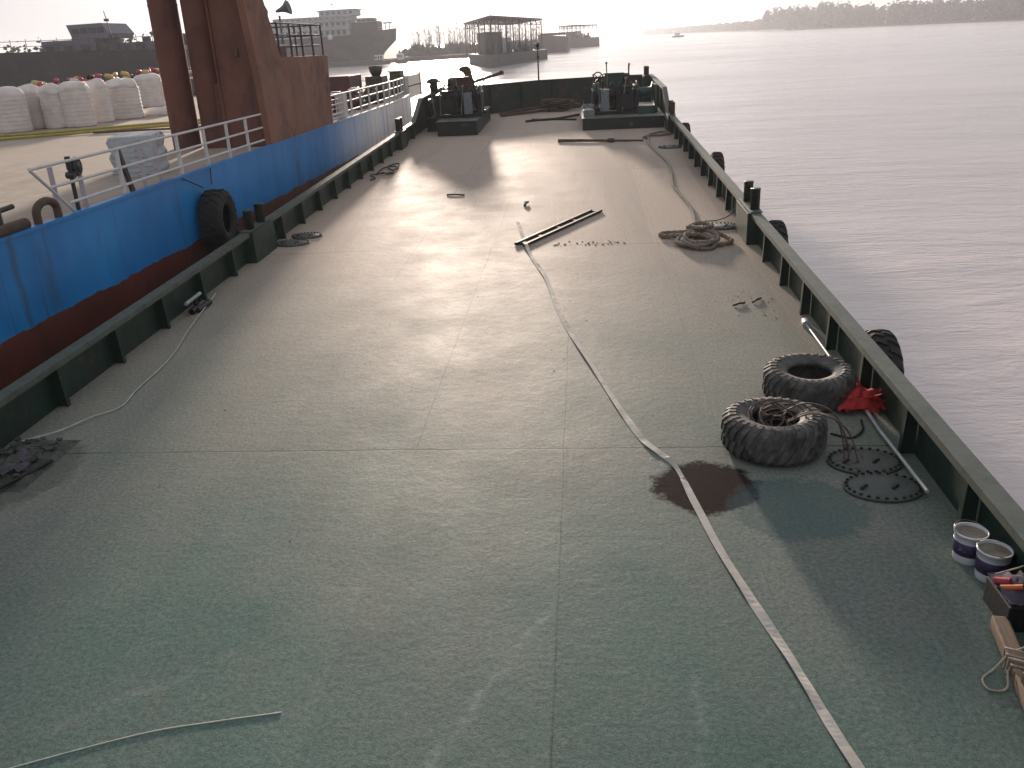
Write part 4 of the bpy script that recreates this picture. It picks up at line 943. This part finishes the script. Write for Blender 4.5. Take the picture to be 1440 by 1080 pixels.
for zz in (6.3, 6.9): k.cyl(loc(t, (-130, 109.5, zz+.9)), loc(t, (-48, 109.5, zz-.3)), .035, 5)
k.build('guard_rail', M['far_steel'], t)
k = MB(); k.cyl(loc(t, (-55.3, 110.5, 5)), loc(t, (-55.9, 110.5, 9.8)), .09, 6, r2=.05); k.b2(loc(t, (-56.05, 110.4, 8.6)), loc(t, (-55.5, 110.6, 8.9))); k.build('mast', M['far_steel'], t)
for x in (-52.5, -49.3, -47.5): tbox(t, (x, 112, 5.5), (x+.7, 113, 6.7), 'vent', M['dark_hull'])

# large grey ship with layered superstructure, seen by its bow
t = empty('grey_cargo_ship', (-72, 310, WATER_Z)); tag(t, 'large grey ship with a pale layered superstructure moored at the far bank', 'ship')
k = MB()
st = [(-132, 7.8, 6, 4.5), (-110, 7.9, 6.5, 5.5), (-90, 8.0, 6.5, 6), (-76, 8.3, 6.2, 5), (-68, 8.9, 5.2, 3.2), (-63, 9.4, 3.4, 1.2), (-60.2, 9.7, 1.2, .15)]
vs = []; fs = []
for (x, zt, wt, wb) in st:
    xb = x if x < -70 else -70+(x+70)*.25
    xm = x if x < -70 else -70+(x+70)*.95
    vs += [(x, -wt, zt), (xm, -wt*.92, 6), (x*.4+xb*.6, -(wt*.35+wb*.65), 2.5), (xb, -wb, -2), (xb, wb, -2), (x*.4+xb*.6, (wt*.35+wb*.65), 2.5), (xm, wt*.92, 6), (x, wt, zt)]
for i in range(len(st)-1):
    for j in range(8): fs.append((i*8+j, (i+1)*8+j, (i+1)*8+(j+1) % 8, i*8+(j+1) % 8))
fs += [tuple(range(8)), tuple(range(8*(len(st)-1), 8*len(st)))]
k.add([(x+72, y, z-WATER_Z) for x, y, z in vs], fs); k.build('hull', M['grey_hull'], t)
def lv(x0, x1, z0, z1, w, name='superstructure', m='grey_house', par=None):
    k = MB(); k.b2((x0+72, -w, z0-WATER_Z), (x1+72, w, z1-WATER_Z)); return k.build(name, M[m], par or t, .05)
decks = [(-104, -74.5, 8.0, 10.4, 5.8), (-102, -74.8, 10.55, 12.8, 5.5), (-100, -74.2, 12.95, 14.2, 5.2), (-84.5, -72.6, 14.3, 16.0, 4.6)]
for (a, b, z0, z1, wd) in decks:
    o = lv(a, b, z0, z1, wd)
    if z1 < 16:
        s = MB(); s.b2((a+71.4, -wd-.7, z1-WATER_Z+.01), (b+72.8, wd+.5, z1-WATER_Z+.12)); s.build('deck_edge', M['far_white'], o)
        s = MB(); s.cyl((a+72, -wd-.6, z1-WATER_Z+1.0), (b+72.5, -wd-.6, z1-WATER_Z+1.0), .05, 5)
        for q in range(int(b-a)//2+1): s.cyl((a+72+2*q, -wd-.6, z1-WATER_Z), (a+72+2*q, -wd-.6, z1-WATER_Z+1.0), .04, 4)
        s.build('guard_rail', M['far_white'], o)
    nw = int((b-a)/1.9)
    for q in range(nw):
        s = MB(); s.b2((a+72.6+1.9*q, -wd-.03, z0-WATER_Z+.6), (a+73.7+1.9*q, -wd+.05, z1-WATER_Z-.4)); s.build('window', M['far_glass'], o)
k = MB(); k.b2((-13.6+.4, -4.7, 17.05), (.0, 4.7, 17.35)); k.build('bridge_roof', M['grey_house'], t)
lv(-74.0, -65.5, 8.4, 12.2, 4.0, 'forecastle_house', 'grey_hull'); lv(-72.5, -67, 12.25, 13.3, 3.2, 'forecastle_house', 'grey_hull')
k = MB()
for zz in (12.6, 13.4): k.cyl((-2, -4, zz+.6), (6.3, -4, zz+.6), .05, 5)
for q in range(6): k.cyl((-2+q*1.66, -4, 13.2), (-2+q*1.66, -4, 14.2), .05, 4)
for q in range(5): k.cyl((6.5+q*1.1, -3.0+q*.5, 9.9), (6.5+q*1.1, -3.0+q*.5, 11.3), .05, 4)
k.cyl((6.5, -3, 11.3), (11, -1, 11.3), .05, 5); k.build('bow_rail', M['far_white'], t)
k = MB(); k.cyl((8.4, 0, 10), (8.4, 0, 12.4), .15, 6); k.cyl((9.8, 0, 10.5), (9.8, 0, 12.4), .15, 6); k.b2((7.6, -.4, 12.4), (10.6, .4, 12.8)); k.build('bow_derrick', M['far_steel'], t)
k = MB(); k.cyl((-9, 0, 17.1), (-9, 0, 20), .1, 5); k.cyl((-10.5, 0, 17.1), (-10.8, 0, 19.6), .06, 5); k.cyl((-6.8, 0, 17.1), (-6.8, 0, 19.5), .06, 5); k.cyl((-17, 0, 15), (-17, 0, 21), .08, 5); k.b2((-9.6, -.2, 19), (-8.4, .2, 19.2)); k.build('mast', M['far_steel'], t)
k = MB(); k.lathe([(0, -.2), (.9, -.2), (.9, .2), (0, .2)], (-1.5-7.5, -6.25, 9.0), 14, M=Matrix.Rotation(R(90), 3, 'X')); k.build('lifeboat_ring', M['far_white'], t)
# tug under the bow
def small_boat(x, y, L, m, lb, rz=0, s=1):
    t = empty('small_boat', (x, y, WATER_Z), rz); t.scale = (s, s, s); tag(t, lb, 'boat')
    k = MB(); k.prism([(-L/2, .9), (-L/2+.3, -.4), (L/2-1.2, -.4), (L/2, 1.3)], 'y', -1.3, 1.3); k.build('hull', M[m], t)
    k = MB(); k.b2((-L*.3, -.9, .9), (L*.1, .9, 2.9)); c = k.build('cabin', M['far_white'], t)
    for q in range(3): k = MB(); k.b2((-L*.27+q*L*.12, -.95, 1.8), (-L*.2+q*L*.12, -.91, 2.5)); k.build('window', M['far_glass'], c)
    k = MB(); k.cyl((0, 0, 2.9), (0, 0, 5.2), .06, 5); k.build('mast', M['far_steel'], t)
    return t
small_boat(-63.0, 296, 7, 'grey_hull', 'small white-cabined tug lying under the bow of the big grey ship', .1)
small_boat(-57.0, 300, 4.5, 'far_steel', 'low dark workboat between the tug and the bare trees', .0)
small_boat(92, 900, 9, 'far_steel', 'tiny dark boat far out on the open river', .3, 1.3)
k = MB(); k.b2((-100, 288, WATER_Z-.5), (-62, 293, .4)); t = k.build('pontoon', M['grey_hull'], None, .1); tag(t, 'low grey pontoon in front of the big grey ship', 'pontoon')

# framed sheds on barges
def shed_barge(name, corner, e1, e2, zroof, zhull, nposts, lb, mast=None, haz=1.0):
    c = Vector(corner); t = empty(name, (c.x, c.y, WATER_Z)); tag(t, lb, 'barge')
    e1, e2 = Vector(e1), Vector(e2); H = zroof-WATER_Z; hh = zhull-WATER_Z
    def q(u, v, z): return e1*u+e2*v+Vector((0, 0, z))
    def quad(k, u0, u1, v0, v1, z0, z1):
        P = [q(u0, v0, z0), q(u1, v0, z0), q(u1, v1, z0), q(u0, v1, z0), q(u0, v0, z1), q(u1, v0, z1), q(u1, v1, z1), q(u0, v1, z1)]
        k.add(P, [(0, 3, 2, 1), (4, 5, 6, 7), (0, 1, 5, 4), (1, 2, 6, 5), (2, 3, 7, 6), (3, 0, 4, 7)])
    k = MB(); quad(k, -.06, 1.08, -.06, .75, -1, hh); k.build('hull', M['far_steel'], t)
    k = MB(); quad(k, -.02, 1.02, -.02, 1.02, H-.35, H); k.build('roof', M['far_steel'], t)
    k = MB()
    n = 9
    for i in range(n):
        k.cyl(q(i/n, 0, H-1.5), q((i+.5)/n, 0, H-.3), .09, 4); k.cyl(q((i+.5)/n, 0, H-.3), q((i+1)/n, 0, H-1.5), .09, 4)
        k.cyl(q(0, i/n, H-1.5), q(0, (i+.5)/n, H-.3), .09, 4); k.cyl(q(0, (i+.5)/n, H-.3), q(0, (i+1)/n, H-1.5), .09, 4)
    k.cyl(q(0, 0, H-1.5), q(1, 0, H-1.5), .1, 4); k.cyl(q(0, 0, H-1.5), q(0, 1, H-1.5), .1, 4); k.cyl(q(0, 1, H-1.5), q(1, 1, H-1.5), .1, 4); k.build('roof_truss', M['far_steel'], t)
    for i in range(nposts+1):
        for v in (0, 1):
            k = MB(); k.cyl(q(i/nposts, v, hh*.8 if v == 0 else hh*.8), q(i/nposts, v, H-.3), .14, 6); k.build('column', M['far_steel'], t)
    for i in range(1, 5):
        k = MB(); k.cyl(q(0, i/5, hh), q(0, i/5, H-.3), .13, 6); k.build('column', M['far_steel'], t)
    k = MB(); rr = random.Random(len(lb))
    for i in range(26):
        u, v = rr.uniform(0, .95), rr.uniform(0, .6); s = rr.uniform(.02, .07)
        quad(k, u, u+s, v, v+s*1.4, hh-.02, hh+rr.uniform(.4, 2.4)*haz)
    quad(k, .0, .28, .18, .5, hh-.02, H-3.0)
    k.build('deck_machinery', M['far_steel'], t)
    k = MB(); quad(k, .32, .5, .25, .45, hh, hh+3.4); c2 = k.build('cabin', M['grey_house'], t)
    if mast:
        k = MB(); k.cyl(q(.3, .3, H), q(.3, .3, H+mast), .07, 5); k.build('mast', M['far_steel'], t)
    return t
shed_barge('shed_barge', (-17.3, 195, 0), (8.0, 56, 0), (-12.6, 58, 0), 9.0, 1.3, 8, 'barge carrying an open framed shed with a flat roof, nearer of the two', 5.0)
shed_barge('shed_barge', (-3.4, 470, 0), (12.5, 30, 0), (-7.0, 22, 0), 9.6, 3.4, 6, 'hazy barge with a framed shed, farther of the two', 3.0)
t = empty('cargo_barge', (-8.5, 355, WATER_Z)); tag(t, 'plain reddish-grey cargo barge between the two framed sheds', 'barge')
k = MB(); k.prism([(-6.5, -1), (4.2, -1), (4.9, 5.4), (-6.5, 6.6)], 'y', -5, 60); k.build('hull', M['far_red'], t)
k = MB(); k.b2((-6, 5, 6.2), (3.5, 40, 7.0)); k.build('hatch_cover', M['maroon'], t)

# ---------------------------------------------------------------- banks and trees
def strip(name, pts, z, m):
    k = MB(); n = len(pts)
    k.add([(x, y, z) for x, y in pts], [tuple(range(n))]); k.add([(x, y, WATER_Z-.6) for x, y in pts]+[(x, y, z) for x, y in pts], [(i, (i+1) % n, n+(i+1) % n, n+i) for i in range(n)])
    return tag(k.build(name, M[m]), kind='structure')
strip('river_bank', [(-400, 150), (-120, 230), (-75, 320), (-40, 335), (-12, 420), (-2, 600), (-30, 1200), (-900, 1500), (-1200, 200)], .2, 'bank')
strip('far_shore', [(420, 560), (330, 700), (290, 880), (232, 1100), (228, 1700), (175, 2700), (150, 4200), (2500, 4200), (2500, 560)], .3, 'bank')
# thickets: many small leafless sprays
def spray_mass(name, centers, m, label, cat, dens, twig):
    k = MB(); rr = random.Random(len(centers)*7)
    vs = []; fs = []
    for (x, y, z, rx, rz) in centers:
        for j in range(dens):
            a = rr.uniform(0, 6.28); rad = rr.random()**.5
            px, py = x+math.cos(a)*rad*rx, y+math.sin(a)*rad*rx
            top = rz*(1-rad*rad*.6)*rr.uniform(.35, 1.08); lean = rr.uniform(-.12, .12)*top
            w_ = twig*rr.uniform(.5, 1.3); b0 = rr.uniform(0, .55)*top; an = rr.uniform(0, 3.14)
            dx, dy = math.cos(an)*w_, math.sin(an)*w_
            o = len(vs)
            vs += [(px-dx, py-dy, z+b0), (px+dx, py+dy, z+b0), (px+lean+dx*.25, py+dy*.25, z+top), (px+lean-dx*1.1, py-dy*1.1, z+b0+(top-b0)*.55)]
            fs += [(o, o+1, o+2, o+3)]
    k.add(vs, fs)
    return tag(k.build(name, M[m], fixn=False), label, cat, kind='stuff')
def leaf_mass(name, centers, m, label, cat, dens, leaf, core=False):
    rr = random.Random(len(centers)*3); vs = []; fs = []
    for (x, y, z, rx, rz) in centers:
        for j in range(dens):
            d = Vector((rr.gauss(0, 1), rr.gauss(0, 1), rr.gauss(0, 1))).normalized()*rr.uniform(.25, 1.0)
            c = Vector((x+d.x*rx, y+d.y*rx, z+rz*.40+d.z*rz*.62)); sz = leaf*rr.uniform(.5, 1.4)
            a = Vector((rr.gauss(0, 1), rr.gauss(0, 1), rr.gauss(0, .6))).normalized(); b = a.orthogonal().normalized()
            o = len(vs); vs += [c-a*sz-b*sz*.5, c+a*sz*.6-b*sz*.7, c+a*sz+b*sz*.5, c-a*sz*.5+b*sz*.8]; fs.append((o, o+1, o+2, o+3))
    k = MB(); k.add(vs, fs)
    if core:
        for (x, y, z, rx, rz) in centers:
            k.lathe([(rx*.55*math.sin(q*math.pi/6)+.01, rz*(.42-.50*math.cos(q*math.pi/6))) for q in range(7)], (x, y, z-.5), 8, wob=.3)
    return tag(k.build(name, M[m], fixn=False), label, cat, kind='stuff')
rr = random.Random(31); cs = []
for i in range(110):
    q = rr.random(); cs.append((-62+q*48+rr.uniform(-4, 4), 338+q*90+rr.uniform(0, 30), .2, rr.uniform(2.5, 5), rr.uniform(2.5, 5.5)))
spray_mass('thicket', cs, 'scrub', 'grey leafless thicket along the near bank', 'thicket', 60, .5)
cs = []
edge = [(420, 560), (330, 700), (290, 880), (232, 1100), (228, 1700), (175, 2700)]
for (x0, y0), (x1, y1) in zip(edge, edge[1:]):
    L = math.hypot(x1-x0, y1-y0)
    for i in range(int(L/3.2)):
        q = rr.random(); dd = rr.uniform(4, 60); yy = y0+(y1-y0)*q
        hgt = 19 if yy < 1000 else (25 if yy < 1250 else 13)
        cs.append((x0+(x1-x0)*q+dd, yy, .3, rr.uniform(5, 10), hgt*rr.uniform(.7, 1.12)))
leaf_mass('far_woods', cs, 'scrub', 'hazy wooded belt on the opposite river bank', 'woods', 150, 1.3, core=True)
cs = []
for i in range(90):
    cs.append((rr.uniform(-150, -58), rr.uniform(160, 190), 1, rr.uniform(2, 4.5), rr.uniform(5.5, 8.3)))
leaf_mass('evergreen_belt', cs, 'ever', 'dark evergreen tree belt beyond the dark brown vessel', 'trees', 90, .42)
# bare poplars one can tell apart
def poplar(hh, seed):
    rr = random.Random(seed); t = empty('bare_tree')
    k = MB(); k.tube([(0, 0, 0), (.05, 0, hh*.4), (-.05, .05, hh*.75), (0, 0, hh)], [.13, .10, .06, .02], 6); k.build('trunk', M['bark'], t)
    k = MB()
    for j in range(34):
        z = hh*rr.uniform(.22, .95); a = rr.uniform(0, 6.28); L = hh*.24*(1.15-z/hh)+.3; e = (math.cos(a)*L*.75, math.sin(a)*L*.75, z+L*.85)
        k.tube([(0, 0, z), (e[0]*.6, e[1]*.6, z+L*.45), e], [.035, .028, .010], 3, cap=False)
        for q in range(2):
            b = rr.uniform(0, 6.28); m_ = Vector((e[0]*.6, e[1]*.6, z+L*.45)); k.tube([m_, m_+Vector((math.cos(b)*L*.22, math.sin(b)*L*.22, L*.5))], [.03, .01], 3, cap=False)
    k.build('crown', M['bark'], t); return t
protos = [poplar(10.5, 1), poplar(9.3, 2), poplar(11.2, 3)]
used = [False]*3
for i in range(64):
    q = (i+rr.uniform(-.35, .35))/63; x, y = -63+q*46, 342+q*75+rr.uniform(0, 18)
    pi = i % 3
    if used[pi]: t = copy_tree(protos[pi])
    else: t = protos[pi]; used[pi] = True
    t.location = (x, y, .2); t.rotation_euler.z = rr.uniform(0, 6); s = rr.uniform(.8, 1.12); t.scale = (s, s, s)
    tag(t, 'bare slender tree in the grove on the near bank', 'tree', 'bare trees on the near bank')

# ---------------------------------------------------------------- put the barge frame onto the water
bpy.context.view_layer.update()
for o in ONDECK:
    o.matrix_world = B4 @ o.matrix_world

# ---------------------------------------------------------------- haze
k = MB(); k.b2((-9100, -9100, WATER_Z-3), (9100, 9100, 34))
hz, nt, bs = nodes('river_haze')
nt.nodes.remove(bs); pv = nt.nodes.new('ShaderNodeVolumePrincipled')
pv.inputs['Color'].default_value = (.90, .94, 1.0, 1); pv.inputs['Density'].default_value = .00032; pv.inputs['Anisotropy'].default_value = .35
nt.links.new(pv.outputs[0], nt.nodes['Material Output'].inputs['Volume'])
o = k.build('haze', hz); tag(o, kind='stuff')

# ---------------------------------------------------------------- light
SUN_EL, SUN_AZ = 8.3, -8.3
wd = bpy.data.worlds.new('World'); scn.world = wd; wd.use_nodes = True; nt = wd.node_tree
bg = nt.nodes['Background']; sky = nt.nodes.new('ShaderNodeTexSky'); sky.sky_type = 'NISHITA'; sky.sun_disc = False
sky.sun_elevation = R(SUN_EL); sky.sun_rotation = R(SUN_AZ); sky.air_density = 1.0; sky.dust_density = 3.0; sky.ozone_density = 1.2
hs = nt.nodes.new('ShaderNodeHueSaturation'); hs.inputs['Saturation'].default_value = .30
nt.links.new(sky.outputs[0], hs.inputs['Color']); veil = mix(nt, .8, hs.outputs[0], (5.05, 5.05, 5.5)); nt.links.new(veil, bg.inputs['Color']); bg.inputs['Strength'].default_value = .074
sl = bpy.data.lights.new('sun', 'SUN'); sl.energy = 4.3; sl.angle = R(3.5); sl.color = (1, .82, .68)
so = bpy.data.objects.new('sun', sl); COL.objects.link(so)
sd = Vector((math.sin(R(SUN_AZ))*math.cos(R(SUN_EL)), math.cos(R(SUN_AZ))*math.cos(R(SUN_EL)), math.sin(R(SUN_EL))))
so.rotation_euler = sd.to_track_quat('Z', 'Y').to_euler()
# ---------------------------------------------------------------- camera
cam = bpy.data.cameras.new('camera'); co = bpy.data.objects.new('camera', cam); COL.objects.link(co); scn.camera = co
cam.sensor_fit = 'HORIZONTAL'; cam.sensor_width = 36; cam.lens = 1229.1/1440*36; cam.clip_start = .1; cam.clip_end = 30000
rt = B3 @ Vector((0.99611932, 0.07344309, -0.04850159)); dn = B3 @ Vector((-0.01583885, -0.39248963, -0.91962004)); fw = B3 @ Vector((-0.08657611, 0.91681950, -0.38980325))
mw = Matrix((rt, -dn, -fw)).transposed().to_4x4(); mw.translation = B3 @ Vector((1.585473, 0, 4.001577)); co.matrix_world = mw
scn.view_settings.view_transform = 'Standard'; scn.view_settings.look = 'None'; scn.view_settings.exposure = .60; scn.view_settings.gamma = 1
scn.cycles.volume_bounces = 1; scn.cycles.max_bounces = 8
